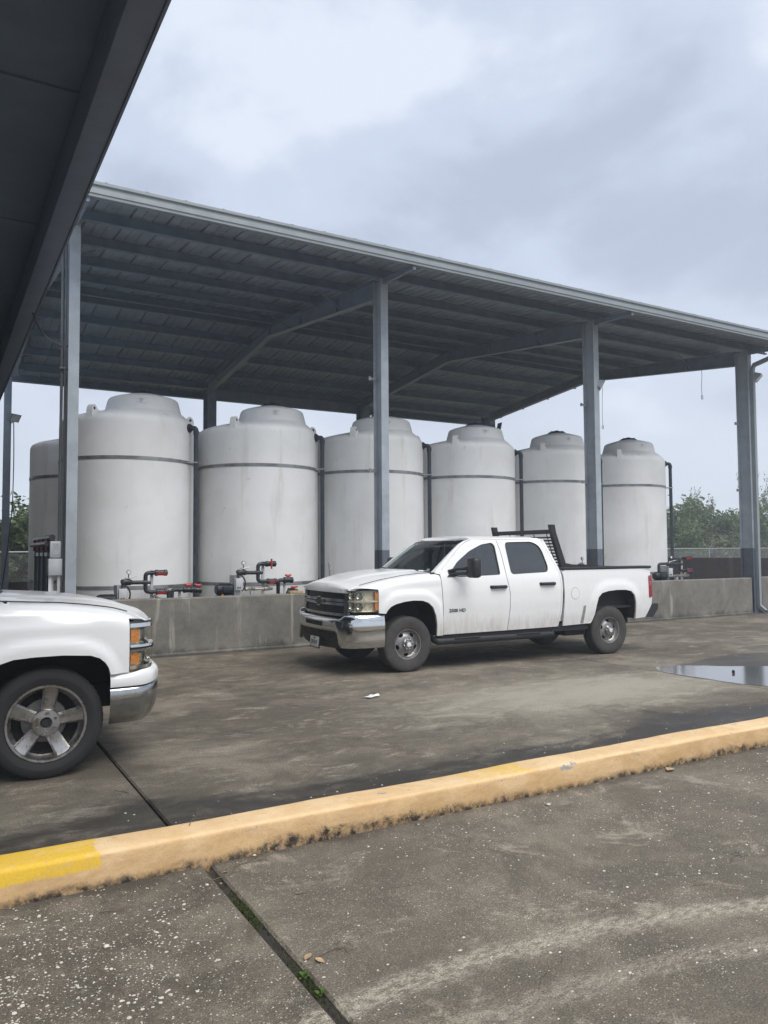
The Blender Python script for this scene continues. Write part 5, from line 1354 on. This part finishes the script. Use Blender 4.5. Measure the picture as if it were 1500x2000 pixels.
            for z0, z1 in ((lz0 + .045, zA - .008), (zB + .012, lz1 - .055)):
                q = lp[int(k * .74):]; ribbon(q[:-1], lambda i, x, y: (z0 + .006, z1 - .006), [(0, -.04), (0, -.006), (1, -.006), (1, -.04)], MB()).build('amber_reflector', M['amber'], hs)
                q2 = lp[:int(k * .70)]; ribbon(q2, lambda i, x, y: (z0, z1), [(0, -.02), (.2, -.05), (.8, -.05), (1, -.02)], MB()).build('bowl', M['chrome'], hs)
        # A pillar between glass edge and door
        G = [(.445, .815, 1.418), (.52, .80, 1.47), (.69, .77, 1.605), (.93, .725, 1.785), (1.02, .71, 1.85), (1.12, .70, 1.895)]
        Pp = [(.540, 1.40), (.592, 1.475), (.792, 1.655), (1.012, 1.827), (1.134, 1.892), (1.296, 1.933)]
        rows = []
        for (gx, gy, gz), (px_, pz) in zip(G, Pp):
            py_ = half(.7 if px_ < .57 else px_, pz)
            a = Vector((gx, sg * gy, gz)); b = Vector((px_, sg * py_, pz)); mid = (a + b) / 2 + Vector((-.018, sg * .02, .006))
            rows.append([tuple(a + Vector((.03, -sg * .02, -.02))), tuple(a), tuple(a.lerp(mid, .6)), tuple(mid), tuple(mid.lerp(b, .5)), tuple(b), tuple(b + Vector((.01, -sg * .03, 0)))])
        MB().grid(rows).build('windshield_pillar', P, root, ang=50)
        # door mirror on twin arms
        mz = (1.345, 1.640) if isA else (1.36, 1.56)
        mb = MB().bbox(.872, 1.02, sg * 1.12, sg * 1.36, mz[0], mz[1], .045) if sg > 0 else MB().bbox(.872, 1.02, -1.36, -1.12, mz[0], mz[1], .045)
        mi = mb.build('door_mirror', M['black'], root, ang=50)
        MB().tube([(.70, sg * .93, 1.44), (.80, sg * 1.02, 1.475), (.92, sg * 1.16, 1.485)], .022, 8).tube([(.70, sg * .93, 1.40), (.80, sg * 1.02, 1.405), (.92, sg * 1.16, 1.41)], .022, 8).prism([(.66, 1.36), (.80, 1.355), (.80, 1.49), (.745, 1.44)], lambda a, b, c: (a, sg * c, b), .935, .975).build('mirror_arm', M['black'], mi)
        MB().box(1.021, 1.024, min(sg * 1.15, sg * 1.33), max(sg * 1.15, sg * 1.33), mz[0] + .03, mz[1] - .03).build('mirror_glass', M['chrome'], mi)
        # side step and sill
        stp = MB().tube(path([(.44, sg * .80, .47), (.46, sg * .985, .41), (2.64, sg * .985, .405), (2.68, sg * .80, .47)], .06), .036, 10, ry=.048).build('side_step', M['black'], root)
        for xa in (.75, 1.90): MB().bbox(xa, xa + .45, sg * .985 - .05, sg * .985 + .05, .440, .455, .004).build('step_pad', M['rubber'], stp)
        MB().box(.48, 3.42, min(sg * .90, sg * .935), max(sg * .90, sg * .935), .44, .56).build('sill', M['under'], root)
        # tail lamp and bed rail
        tl = panel('tail_light', [(4.775, .94), (4.79, .925), (4.855, .93), (4.858, 1.29), (4.842, 1.305), (4.79, 1.300), (4.775, 1.285)], S(sg, -.012), M['redlens'], root, (0, -sg * .05, 0), (), .04)
        MB().prism([(4.84, .93), (4.885, .94), (4.878, 1.29), (4.84, 1.30)], lambda a, b, c: (a, sg * c, b), .86, .955).build('tail_light_back', M['redlens'], tl)
        MB().bbox(2.85, 4.84, min(sg * .78, sg * .992), max(sg * .78, sg * .992), 1.424, 1.468, .012).build('bed_rail', M['black'], root)
        MB().box(2.90, 4.80, min(sg * .78, sg * .79), max(sg * .78, sg * .79), .80, 1.43).build('bed_inner_wall', M['rubber'], root)
        if isA:
            cq = [(3.105 + .092 * cos(q), 1.043 + .098 * sin(q)) for q in [2 * pi * i / 28 for i in range(28)]]
            cq2 = [(3.105 + .086 * cos(q), 1.043 + .092 * sin(q)) for q in [2 * pi * i / 28 for i in range(28)]]
            if sg < 0:
                panel('filler_ring', cq, S(sg, -.0012), M['film'], bs, (0, 0, 0), (cq2,), .03)
                panel('filler_door', cq2, S(sg, -.003), P, bs, (0, -sg * .003, 0), (), .03)
            panel('stone_guard', [(3.225, .545), (3.29, .545), (3.335, .84), (3.28, .83)], S(sg, -.0015), M['film'], bs, (0, 0, 0), (), .04)
            # number on the door
            Tm = Matrix(((sg * -1, 0, 0, .815), (0, 0, sg, sg * (half(.8, .857) + .001)), (0, 1, 0, .857), (0, 0, 0, 1)))
            text_mesh('badge', '2500 HD', .066, M['black'], fd, Tm, .003, sx=1.18, bold=.002)
    # inner dark shell behind the shut lines
    for sg in (-1, 1):
        sp('inner_shell', [(.50, .52), (.48, 1.36), (2.80, 1.34), (2.84, 1.0), (2.76, .54)], M['interior'], root, sg, .045, 0, step=.12)
    # roof
    rf = [(1.05, 0)] ; ro = []
    for k in range(13):
        y = -.745 + 1.49 * k / 12; ro.append((1.03 + .20 * (abs(y) / .745) ** 3.0, y))
    ro += [(1.8, .752), (2.45, .745), (2.60, .70), (2.635, .55), (2.64, 0), (2.635, -.55), (2.60, -.70), (2.45, -.745), (1.8, -.752)]
    def zr(x, y):
        z = 1.985 - .022 * (y / .75) ** 2 - .034 * max(0, (abs(y) - .60) / .15) ** 2.2
        if x < 1.32: z -= .062 * ((1.32 - x) / .27) ** 2
        if x > 2.40: z -= .050 * ((x - 2.40) / .22) ** 2.2
        return (x, y, z)
    roof = panel('roof', ro, zr, P, root, (0, 0, -.03), (), .07)
    panel('headliner', [(a * .97 + .05, b * .95) for a, b in ro], lambda x, y: (x, y, zr(x, y)[2] - .045), M['headliner'], root, (0, 0, 0), (), .15)
    # windshield
    G = [(.430, .83, 1.405), (.52, .81, 1.47), (.69, .78, 1.605), (.93, .735, 1.785), (1.02, .72, 1.85), (1.11, .712, 1.897)]
    def wrow(gx, gy, gz, k=16, s_=1.0, dx_=0):
        bl = .17 - .10 * (gz - 1.405) / .5
        return [(gx - bl * (1 - (2 * j / k - 1) ** 2) + dx_, gy * s_ * (2 * j / k - 1), gz + .012 * (1 - (2 * j / k - 1) ** 2)) for j in range(k + 1)]
    ws = MB().grid([wrow(*q) for q in G]).build('windshield', M['glass'], root, ang=None, recalc=False)
    ws.data.shade_smooth()
    edge = MB(); top_ = [wrow(*G[-1], dx_=-.003), wrow(G[-1][0] - .05, G[-1][1], G[-1][2] - .036, dx_=-.006)]
    edge.grid(top_).grid([wrow(*G[0], dx_=-.004), wrow(G[0][0] + .045, G[0][1] - .005, G[0][2] + .036, dx_=-.005)])
    edge.build('glass_border', M['black'], ws, recalc=False)
    for yy, l in ((-.33, .50), (.20, .52)):
        MB().tube([(.30 - .02 * abs(yy), yy, 1.462), (.345, yy + l * .5, 1.478), (.40, yy + l, 1.478)], [.012, .010, .007], 6).build('wiper', M['black'], ws)
    if isA: MB().add([(.476, -.735, 1.447), (.470, -.66, 1.450), (.505, -.655, 1.480), (.510, -.73, 1.477)], [(0, 1, 2, 3)]).build('inspection_sticker', M['label'], ws, recalc=False)
    MB().bbox(.93, .97, -.10, .12, 1.72, 1.80, .012).build('rear_view_mirror', M['black'], ws)
    # rear cab wall with glass
    xb_ = lambda y, z: (2.840 - (z - 1.39) * .36 if z > 1.39 else 2.845, y, z)
    wn = round_poly([(-.62, 1.44), (.62, 1.44), (.56, 1.80), (-.56, 1.80)], .06)
    cbk = panel('cab_back', [(-.93, .60), (.93, .60), (.94, 1.39), (.75, 1.92), (.60, 1.95), (-.60, 1.95), (-.75, 1.92), (-.94, 1.39)], xb_, P, root, (-.03, 0, 0), (wn,), .12)
    panel('back_glass', [(a * 1.02, b) for a, b in wn], lambda y, z: (xb_(y, z)[0] - .012, y, z), M['tint'], cbk, (0, 0, 0), (), .15)
    # hood with raised centre
    hf, hb = cfg['hoodfront']
    ho = []
    for k in range(17):
        y = -.800 + 1.600 * k / 16; ho.append((hf + hb * (abs(y) / .81) ** 2.2, y))
    ho += [(-.3, .800), (.30, .800), (.46, .79)] + [(.46 - .20 * (1 - (y / .8) ** 2), y) for y in (.6, .4, .2, 0, -.2, -.4, -.6)] + [(.46, -.79), (.30, -.800), (-.3, -.800)]
    zc = cfg['zc']
    def zh(x, y):
        s_ = smooth_tab(zt, x, .05) + .006; xx = x - hb * (abs(y) / .81) ** 2.2 * sstep(-.3, hf, x); c = smooth_tab(zc, xx, .008)
        c = max(c, s_) if x > -.6 else c
        a = abs(y) / .812
        z = s_ + (c - s_) * (1 - a ** 3)
        amp = .020 if isA else .012
        z += amp * (1 - sstep(.50, .60, abs(y) + .10 * sstep(.2, -.8, x))) * sstep(hf + .10, hf + .45, x)
        return (x, y, z)
    hood = panel('hood', ho, zh, P, root, (0.0, 0, -.06), (), .030)
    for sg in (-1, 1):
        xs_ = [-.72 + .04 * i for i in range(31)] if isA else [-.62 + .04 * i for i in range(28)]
        MB().tube([(x, sg * .810, smooth_tab(zt, x, .05) + .003) for x in xs_], .006, 5).build('hood_gap_shade', M['black'], hood)  # dark tube stands in for the shadow in the hood gap
    cowl = panel('cowl', [(.20, -.79), (.34, -.80), (.55, -.82), (.55, .82), (.34, .80), (.20, .79), (.16, 0)], lambda x, y: (x, y, 1.432 - .05 * (abs(y) / .8) ** 3 if isA else 1.395 - .05 * (abs(y) / .8) ** 3), M['black'], root, (0, 0, 0), (), .12)
    for sg in (-1, 1):
        MB().prism([(.40, 1.40), (.55, 1.40), (.55, 1.43), (.44, 1.425)], lambda a, b, c: (a, sg * c, b), .80, .90).build('cowl_end', M['black'], cowl)
        if isA: MB().add([(.37, sg * .60, 1.447), (.46, sg * .78, 1.432), (.49, sg * .76, 1.446), (.40, sg * .58, 1.460)], [(0, 1, 2, 3)]).build('cowl_label', M['label'], cowl, recalc=False)
    # grille
    if isA: gy, gz0, gz1, gx, gb_, oy = .790, .825, 1.205, -1.0, .10, .70
    else: gy, gz0, gz1, gx, gb_, oy = .625, .82, 1.175, -.925, .07, .56
    gf = lambda y, z: (gx + gb_ * (abs(y) / gy) ** 2 + (z - gz0) * .09, y, z)
    ops = [round_poly([(-oy, gz0 + .240), (oy, gz0 + .240), (oy, gz1 - .045), (-oy, gz1 - .045)], .02), round_poly([(-oy, gz0 + .040), (oy, gz0 + .040), (oy, gz0 + .145), (-oy, gz0 + .145)], .02)]
    gr = panel('grille', round_poly([(-gy, gz0), (gy, gz0), (gy, gz1), (-gy, gz1)], .03), gf, M['chrome_dull'], root, (.035, 0, 0), ops, .06)
    panel('mesh_backing', [(-oy - .02, gz0 + .02), (oy + .02, gz0 + .02), (oy + .02, gz1 - .03), (-oy - .02, gz1 - .03)], lambda y, z: (gf(y, z)[0] + .034, y, z), M['mesh'], gr, (0, 0, 0), (), .12)
    mb = MB()
    for za, zb in ((gz0 + .240, gz1 - .045), (gz0 + .040, gz0 + .145)):
        for k in range(1, 5):
            z = za + (zb - za) * k / 5
            mb.tube([Vector(gf(y, z)) + Vector((.022, 0, 0)) for y in [-oy + 2 * oy * i / 10 for i in range(11)]], .004, 5)
    mb.build('mesh_bars', M['black'], gr)
    panel('bar_slit', [(-oy, gz0 + .186), (oy, gz0 + .186), (oy, gz0 + .200), (-oy, gz0 + .200)], lambda y, z: (gf(y, z)[0] - .002, y, z), M['darkgap'], gr, (0, 0, 0), (), .1)
    bow = [(-.15, -.030), (-.052, -.030), (-.066, -.066), (.05, -.066), (.062, -.030), (.165, -.030), (.15, .030), (.052, .030), (.066, .066), (-.05, .066), (-.062, .030), (-.165, .030)]
    zb_ = gz0 + .193
    for s_, d_, mt in ((1.0, -.018, 'chrome_dull'), (.82, -.024, 'black')):
        panel('emblem', [(a * s_, zb_ + b * s_) for a, b in bow], lambda y, z: (gx + (z - gz0) * .09 + d_, y, z), M[mt], gr, (.02, 0, 0), (), .05)
    # bumpers
    if isA:
        bp = dens([(-1.075, 0), (-1.068, .3), (-1.045, .6), (-1.008, .78), (-.955, .88), (-.87, .96), (-.75, 1.0), (-.60, 1.012), (-.42, 1.008)], 4)
        full = [(x, -y) for x, y in reversed(bp[1:])] + bp
        zf = lambda i, x, y: (.605 - .215 * sstep(.68, .76, abs(y)) + .0 * x, .800 + .062 * sstep(.72, .86, abs(y)))
        bu = ribbon(full, zf, [(.02, -.06), (0, -.022), (.06, -.004), (.25, .004), (.60, .010), (.80, .004), (.92, -.010), (.98, -.030), (1.0, -.06), (1.0, -.12)], MB()).build('front_bumper', M['chrome'], root, ang=50)
        panel('bumper_slot', round_poly([(-.30, .672), (.30, .672), (.31, .735), (-.31, .735)], .012), lambda y, z: (-1.089 + .08 * y * y, y, z), M['darkgap'], bu, (.01, 0, 0), (), .06)
        va = [q for q in bp if abs(q[1]) < .86]; fv = [(x, -y) for x, y in reversed(va[1:])] + va
        vl = ribbon(fv, lambda i, x, y: (.335 + .05 * (abs(y) / .85) ** 2, .615), [(0, -.16), (.05, -.09), (.5, -.045), (1, -.035)], MB()).build('valance', M['black'], root, ang=40)
        for za in (.43, .50, .56):
            ribbon([q for q in fv if abs(q[1]) < .6], lambda i, x, y: (za, za + .016), [(0, -.035), (.5, -.02), (1, -.035)], MB()).build('valance_bar', M['mesh'], vl, recalc=False)
        Tp = Matrix.Translation((-1.070, 0, .418)) @ Matrix.Rotation(radians(6), 4, 'Y')
        pb = MB(Tp).bbox(-.006, .002, -.155, .155, -.076, .076, .003).build('number_plate', M['plate'], root)
        MB(Tp).box(.002, .02, -.17, .17, -.09, .09).build('plate_holder', M['black'], pb)
        Tt = Tp @ Matrix(((0, 0, -1, -.0065), (-1, 0, 0, 0), (0, 1, 0, 0), (0, 0, 0, 1)))
        text_mesh('plate_number', 'CFB 8147', .078, M['ink'], pb, Tt @ Matrix.Translation((0, -.006, 0)), .001, sx=.74, bold=.002)
        text_mesh('plate_state', 'TEXAS', .030, M['ink'], pb, Tt @ Matrix.Translation((0, .052, 0)), .001, bold=.001)
    else:
        bp = dens([(-.955, 0), (-.938, .4), (-.902, .70), (-.855, .83), (-.80, .92), (-.71, .983), (-.58, 1.002), (-.458, 1.004)], 4)
        full = [(x, -y) for x, y in reversed(bp[1:])] + bp
        bc = ribbon(full, lambda i, x, y: (.668 + .015 * sstep(-.7, -.9, x), .772 + .028 * sstep(-.55, -.75, x)), [(0, -.02), (0, .0), (.15, .004), (.55, .006), (.80, -.004), (1, -.03), (1, -.09)], MB()).build('bumper_cover', P, root, ang=50)
        f2 = [q for q in full if q[0] < -.49]
        bu = MB()
        ribbon(full, lambda i, x, y: (.40 + .0 * x, .660 + .015 * sstep(-.7, -.9, x)), [(-.14, -.095), (-.10, -.075), (0, -.05), (.25, -.018), (.55, .0), (.90, .002), (.96, -.004), (1, -.015), (1, -.06)], bu)
        bm_ = bu.build('front_bumper', M['chrome_dull'], root, ang=50)
        ribbon([(x + .03, y) for x, y in full if abs(y) < .72], lambda i, x, y: (.32, .42), [(0, -.10), (1, -.05)], MB()).build('valance', M['black'], root, ang=40)
    rb = MB().prism([(4.86, .58), (4.86, .80), (4.98, .815), (5.01, .80), (5.01, .735), (4.95, .62)], lambda a, b, c: (a, c, b), -.86, .86)
    for sg in (-1, 1): rb.prism([(4.70, .582), (4.87, .80), (4.98, .812), (4.995, .79), (4.985, .72), (4.86, .575)], lambda a, b, c: (a, sg * c, b), .862, .985)
    rbo = rb.build('rear_bumper', M['black'], root)
    MB().box(4.90, 5.0, -.84, .84, .817, .826).build('step_pad', M['chrome_dull'], rbo)
    tg = panel('tailgate', round_poly([(-.80, .70), (.80, .70), (.80, 1.42), (-.80, 1.42)], .02), lambda y, z: (4.872 - .02 * (z - .7), y, z), P, root, (-.05, 0, 0), (), .15)
    MB().box(4.80, 4.855, -.80, .80, 1.422, 1.45).build('tailgate_cap', M['black'], tg)
    bed = MB().box(2.86, 4.82, -.90, .90, .76, .80).build('bed_floor', M['rubber'], root)
    MB().box(2.862, 2.90, -.93, .93, .60, 1.44).build('bed_bulkhead', P, bed)
    # chassis
    ch = MB()
    for sg in (-1, 1):
        ch.box(-.85, 4.75, min(sg * .40, sg * .50), max(sg * .40, sg * .50), .45, .62)
    ch.box(-.75, .62, -.42, .42, .42, 1.0).box(.6, 2.4, -.40, .40, .46, .60).bbox(3.0, 3.45, -.85, -.45, .34, .58, .04)
    ch.tube([(0, -.70, .36), (0, .70, .36)], .06, 10).tube([(3.9, -.70, .40), (3.9, .70, .40)], .075, 10).lathe([(0, -.17), (.10, -.13), (.17, 0), (.10, .13), (0, .17)], 14, Matrix.Translation((3.9, .0, .40)) @ Matrix.Rotation(pi / 2, 4, 'Y'))
    ch.tube([(1.2, .35, .42), (3.0, .45, .42), (4.6, .62, .50)], .04, 8)
    ch.build('chassis', M['under'], root)
    # cab inside
    MB().bbox(.50, .86, -.86, .86, 1.02, 1.40, .05).build('dashboard', M['interior'], root)
    for yy in (-.42, .42):
        MB().bbox(1.38, 1.92, yy - .27, yy + .27, .82, 1.05, .06).prism([(1.80, 1.0), (1.95, 1.0), (2.06, 1.62), (1.95, 1.64)], lambda a, b, c: (a, c, b), yy - .25, yy + .25).bbox(1.97, 2.07, yy - .13, yy + .13, 1.64, 1.80, .03).build('seat', M['interior'], root)
    MB().bbox(2.35, 2.80, -.80, .80, .82, 1.55, .06).build('rear_bench', M['interior'], root)
    wl = Matrix.Translation((1.08, -.42, 1.33)) @ Matrix.Rotation(radians(-65), 4, 'Y')
    MB(wl).tube([(.19 * cos(q), .19 * sin(q), 0) for q in [2 * pi * i / 24 for i in range(25)]], .015, 6, caps=False).tube([(-.18, 0, 0), (.18, 0, 0)], .02, 6).build('steering_wheel', M['black'], root)
    MB().box(.55, 2.8, -.88, .88, .60, .64).build('cab_floor', M['interior'], root)
    if isA:
        # steel rack behind the cab
        rko = MB().box(2.785, 2.855, -.756, .756, 2.015, 2.085).build('cab_rack', M['black'], root)
        for sg in (-1, 1):
            rk = MB().prism([(2.755, 2.165), (2.845, 2.165), (2.875, 2.03), (3.07, 1.52), (3.07, 1.47), (2.98, 1.47), (2.785, 2.03)], lambda a, b, c: (a, sg * c, b), .755, .825)
            rk.prism([(2.93, 1.469), (3.32, 1.469), (3.32, 1.488), (3.10, 1.53), (3.05, 1.53)], lambda a, b, c: (a, sg * c, b), .77, .81)
            rk.build('rack_post', M['black'], rko)
        for k in range(9):
            z = 1.54 + .052 * k; x = 3.005 - (z - 1.5) * .382
            MB().box(x - .03, x + .035, -.756, .756, z - .012, z + .012).build('slat', M['black'], rko)
        for yy in (-.66, -.33, 0, .33, .66):
            MB().tube([(2.985, yy, 1.51), (2.80, yy, 2.03)], .008, 5).build('rod', M['black'], rko)
    return root
ta = -0.0374
exx = Vector((cos(ta), sin(ta), 0)); eyy = Vector((-sin(ta), cos(ta), 0))
FA = Vector((5.9454, 9.5742, 0)) + eyy * 0.94
build_truck('pickup_truck', FA, ta, CFG_A, 'dusty white crew cab pickup with black rack parked along the low wall')
build_truck('pickup_truck', Vector((0.777, 7.50, 0)), pi, CFG_B, 'white pickup with five spoke alloy wheel, only its front end showing at left')
# ================================================================== SMALL THINGS ON THE GROUND
# puddle
pd = [(8.98, 7.55), (9.25, 8.0), (9.75, 7.92), (10.3, 7.45), (11.1, 7.1), (12.3, 6.9), (13.4, 6.6), (13.9, 6.1), (13.0, 5.75), (11.6, 5.65), (10.2, 5.85), (9.35, 6.05), (9.06, 6.4), (9.03, 6.95)]
pdd = dens([Vector(p) for p in pd + pd[:1]], 6)
r_ = random.Random(5)
pdd = [(x + r_.uniform(-.02, .02), y + r_.uniform(-.02, .02)) for x, y in pdd[:-1]]
o = panel('puddle', pdd, lambda x, y: (x, y, 0.004), M['water'], None, (0, 0, 0), (), .35)
tag(o, kind='structure')
def on_ground(name, mb, mat, loc, rz, label, cat, group=None):
    o = mb.build(name, mat, None, 40); o.location = loc; o.rotation_euler = (0, 0, rz); tag(o, label, cat, group); return o
# crumpled paper
mb = MB(); r_ = random.Random(8)
mb.grid([[(-.10 + .05 * i + r_.uniform(-.008, .008), -.05 + .034 * j + r_.uniform(-.006, .006), .006 + abs(r_.gauss(0, .012))) for j in range(4)] for i in range(5)])
on_ground('paper_scrap', mb, M['paper'], (4.56, 8.18, 0), .4, 'crumpled white paper scrap on the yard in front of the far pickup', 'litter')
on_ground('bottle', MB().tube([(-.05, 0, .02), (.04, 0, .02), (.055, 0, .02), (.08, 0, .02)], [.02, .02, .009, .009], 10), M['black'], (9.75, 7.05, 0.004), .6, 'small dark bottle lying in the puddle', 'bottle')
# pieces of shell and grit on the apron, densest by the joint at left
r_ = random.Random(21); mb = MB(); vs = []; fs = []
def chip(x, y, s_):
    k = len(vs); n = r_.choice((4, 5, 6)); a0 = r_.uniform(0, 6.28); st = r_.uniform(.45, 1.0); q = r_.uniform(-.5, .5); h = s_ * r_.uniform(.10, .28)
    tx, ty = r_.uniform(-.3, .3), r_.uniform(-.3, .3)
    for i in range(n):
        a = a0 + 2 * pi * i / n; rr = s_ * r_.uniform(.75, 1.1); u_, v_ = rr * cos(a), rr * sin(a) * st
        u2, v2 = u_ * cos(q) - v_ * sin(q), u_ * sin(q) + v_ * cos(q)
        vs.append((x + u2, y + v2, 0.0005)); vs.append((x + u2 * .8, y + v2 * .8, h + (u2 * tx + v2 * ty) * .5 + .001))
    fs.append(tuple(k + 1 + 2 * i for i in range(n)))
    for i in range(n): fs.append((k + 2 * i, k + 2 * ((i + 1) % n), k + 2 * ((i + 1) % n) + 1, k + 2 * i + 1))
cl = [(r_.uniform(-.1, 1.25), r_.uniform(3.2, 4.25), r_.uniform(.12, .4)) for _ in range(14)]
cl2 = [(r_.uniform(1.6, 6.2), r_.uniform(2.0, 4.15), r_.uniform(.15, .5)) for _ in range(26)]
n = 0
while n < 2000:
    cx, cy, s_ = r_.choice(cl); x, y = r_.gauss(cx, s_), r_.gauss(cy, s_ * .8)
    if r_.random() < .3: x, y = r_.uniform(-.6, 1.3), r_.uniform(2.2, 4.3)
    if -1 < x < 1.30 and 2.0 < y < 4.31: chip(x, y, min(.013, max(.002, r_.lognormvariate(-5.5, .42)))); n += 1
n = 0
while n < 1700:
    cx, cy, s_ = r_.choice(cl2); x, y = r_.gauss(cx, s_), r_.gauss(cy, s_ * .7)
    if r_.random() < .4: x, y = r_.uniform(1.4, 6.6), r_.uniform(1.8, 4.3)
    if 1.39 < x < 8 and 1.6 < y < 4.31: chip(x, y, min(.012, max(.002, r_.lognormvariate(-5.5, .42)))); n += 1
for n in range(200):
    x, y = r_.uniform(1.0, 8.5), r_.gauss(5.0, .35)
    if y > 4.62: chip(x, y, min(.02, max(.003, r_.lognormvariate(-5.4, .5))))
mb.add(vs, fs)
o = mb.build('shell_grit', M['shell'], None, 20, recalc=False); tag(o, 'white shell chips and grit strewn over the dark concrete', 'grit', kind='stuff')
# soil and moss in the open joint
mb = MB(); rows = []
r_ = random.Random(31)
for i in range(170):
    y = 1.0 + 3.3 * i / 169
    rows.append([(1.327 + .044 * j / 5, y, -.020 + r_.uniform(-.008, .008) - .006 * (1 - abs(j - 2.5) / 2.5)) for j in range(6)])
o = mb.grid(rows).build('joint_filling', M['soil'], apron, 60); 
vs = []; fs = []
for i in range(1500):
    y = r_.choice((r_.gauss(3.74, .05), r_.gauss(3.66, .07), r_.gauss(3.70, .09), r_.gauss(2.98, .10))); x = r_.gauss(1.349, .014)
    if not 1.325 < x < 1.374: continue
    z = -.014 + r_.uniform(0, .014); a = r_.uniform(0, 6.28); s_ = r_.uniform(.002, .006); k = len(vs)
    vs += [(x - s_ * cos(a), y - s_ * sin(a), z - .006), (x + s_ * cos(a), y + s_ * sin(a), z - .006), (x + r_.uniform(-.003, .003), y + r_.uniform(-.003, .003), z + s_ * 1.2)]; fs.append((k, k + 1, k + 2))
o = MB().add(vs, fs).build('moss', M['moss'], None, None, recalc=False); tag(o, 'green moss growing in the slab joint', 'moss', kind='stuff')
def weed(x, y, n, L, seed, label):
    r_ = random.Random(seed); root = empty('weed', (x, y, -.015)); tag(root, label, 'weed', 'weeds in the slab joint')
    st = MB()
    for k in range(n):
        a = 2 * pi * k / n + r_.uniform(-.4, .4); el = r_.uniform(.5, 1.1); d = Vector((cos(a) * cos(el), sin(a) * cos(el), sin(el))); s_ = Vector((-sin(a), cos(a), 0))
        p = d * L * .25; st.tube([(0, 0, 0), tuple(p)], .0016, 4)
        ln = L * r_.uniform(.7, 1.1); rows = []
        for i in range(6):
            t = i / 5; w_ = .24 * L * sin(pi * min(.97, t * .92 + .06)) ; c = p + d * ln * t - Vector((0, 0, 1)) * (ln * .35 * t * t)
            rows.append([tuple(c - s_ * w_ + Vector((0, 0, .15 * w_))), tuple(c), tuple(c + s_ * w_ + Vector((0, 0, .15 * w_)))])
        MB().grid(rows).build('leaf', M['weed'], root, 60, recalc=False)
    st.build('stem', M['weed'], root, recalc=False)
weed(1.352, 3.02, 7, .032, 1, 'small green weed with broad leaves, the upper of two in the slab joint')
weed(1.358, 2.86, 6, .034, 2, 'small green weed nearest the camera in the slab joint')
def twig(x, y, z, L, rz, seed, label, forks=2, r0=.0022):
    r_ = random.Random(seed); mb = MB()
    def br(p, a, l, r, d):
        pts = [Vector(p)]; q = Vector(p)
        for k in range(6):
            a += r_.uniform(-.35, .35); q = q + Vector((cos(a), sin(a), r_.uniform(-.05, .12))) * l / 6; q.z = max(.002, q.z); pts.append(q.copy())
        mb.tube(pts, [r * (1 - .1 * k) for k in range(7)], 5)
        if d > 0:
            for k in range(2): br(pts[r_.choice((2, 3, 4))], a + r_.choice((-.8, .8)), l * .5, r * .7, d - 1)
    br((0, 0, r0), 0, L, r0, forks)
    o = mb.build('fallen_twig', M['twig'], None, 60, recalc=False); o.location = (x, y, z); o.rotation_euler = (0, 0, rz); tag(o, label, 'twig', 'fallen twigs')
twig(1.30, 4.10, 0, .20, .3, 1, 'dry twig lying across the top end of the slab joint')
twig(1.46, 4.20, 0, .24, .15, 2, 'tangle of dark dry twigs at the kerb foot right of the joint', 3)
twig(1.44, 3.10, 0, .17, .5, 3, 'curled dry twig beside the weed on the right slab')
twig(2.10, 3.52, 0, .12, .2, 4, 'single straight dark twig alone on the right slab', 0)
twig(1.62, 3.72, 0, .09, -.6, 5, 'short bent twig on the right slab near the moss', 0)
twig(1.30, 4.50, KH, .26, .9, 6, 'dry twig resting on top of the kerb above the joint', 2)
twig(1.18, 6.0, 0, .20, -.9, 7, 'thin twig lying by the yard joint behind the kerb', 1)
twig(.72, 4.02, 0, .14, .1, 8, 'dark twig on the shell covered slab below the kerb', 1)
twig(3.4, 2.75, 0, .14, .1, 9, 'thin dark twig at the right of the foreground slab', 0)
def leaf(x, y, z, rz, seed, L, label):
    r_ = random.Random(seed); rows = []
    for i in range(7):
        t = i / 6; w_ = L * .26 * sin(pi * min(.98, t * .95 + .03))
        rows.append([((t - .5) * L, s_ * w_, .003 + .10 * L * (t - .5) ** 2 * 2 + abs(s_) * .12 * L * sin(3 * t)) for s_ in (-1, 0, 1)])
    o = MB().grid(rows).build('dry_leaf', M['wood'], None, 60, recalc=False); o.location = (x, y, z); o.rotation_euler = (r_.uniform(-.2, .2), r_.uniform(-.2, .2), rz); tag(o, label, 'leaf', 'fallen leaves')
leaf(1.40, 4.16, .001, .2, 1, .035, 'tan leaf at the kerb foot just right of the joint')
leaf(1.34, 4.05, -.006, 1.2, 2, .03, 'yellowish leaf lying in the top of the joint')
leaf(1.42, 3.12, .002, .7, 3, .06, 'long dry leaf beside the upper weed')
leaf(1.45, 3.07, .002, 2.2, 4, .05, 'curled dry leaf next to the long leaf by the weed')
leaf(5.05, 4.24, .002, .4, 5, .12, 'large brown leaf at the kerb foot on the right')
def pebble(x, y, s_, seed, label):
    r_ = random.Random(seed); bm = bmesh.new(); bmesh.ops.create_icosphere(bm, subdivisions=2, radius=s_)
    for v in bm.verts: v.co *= r_.uniform(.7, 1.2); v.co.z *= .45
    me = bpy.data.meshes.new('pebble'); bm.to_mesh(me); bm.free(); me.shade_smooth()
    o = link('pebble', me, M['shell']); o.location = (x, y, s_ * .5); tag(o, label, 'stone', 'loose stones on the apron')
pebble(.69, 3.66, .014, 1, 'largest pale stone among the shell chips on the left slab')
pebble(1.62, 4.30, .011, 2, 'small pale stone at the kerb foot right of the joint')
pebble(3.66, 4.10, .017, 3, 'flat pale stone near the kerb in the middle of the picture')
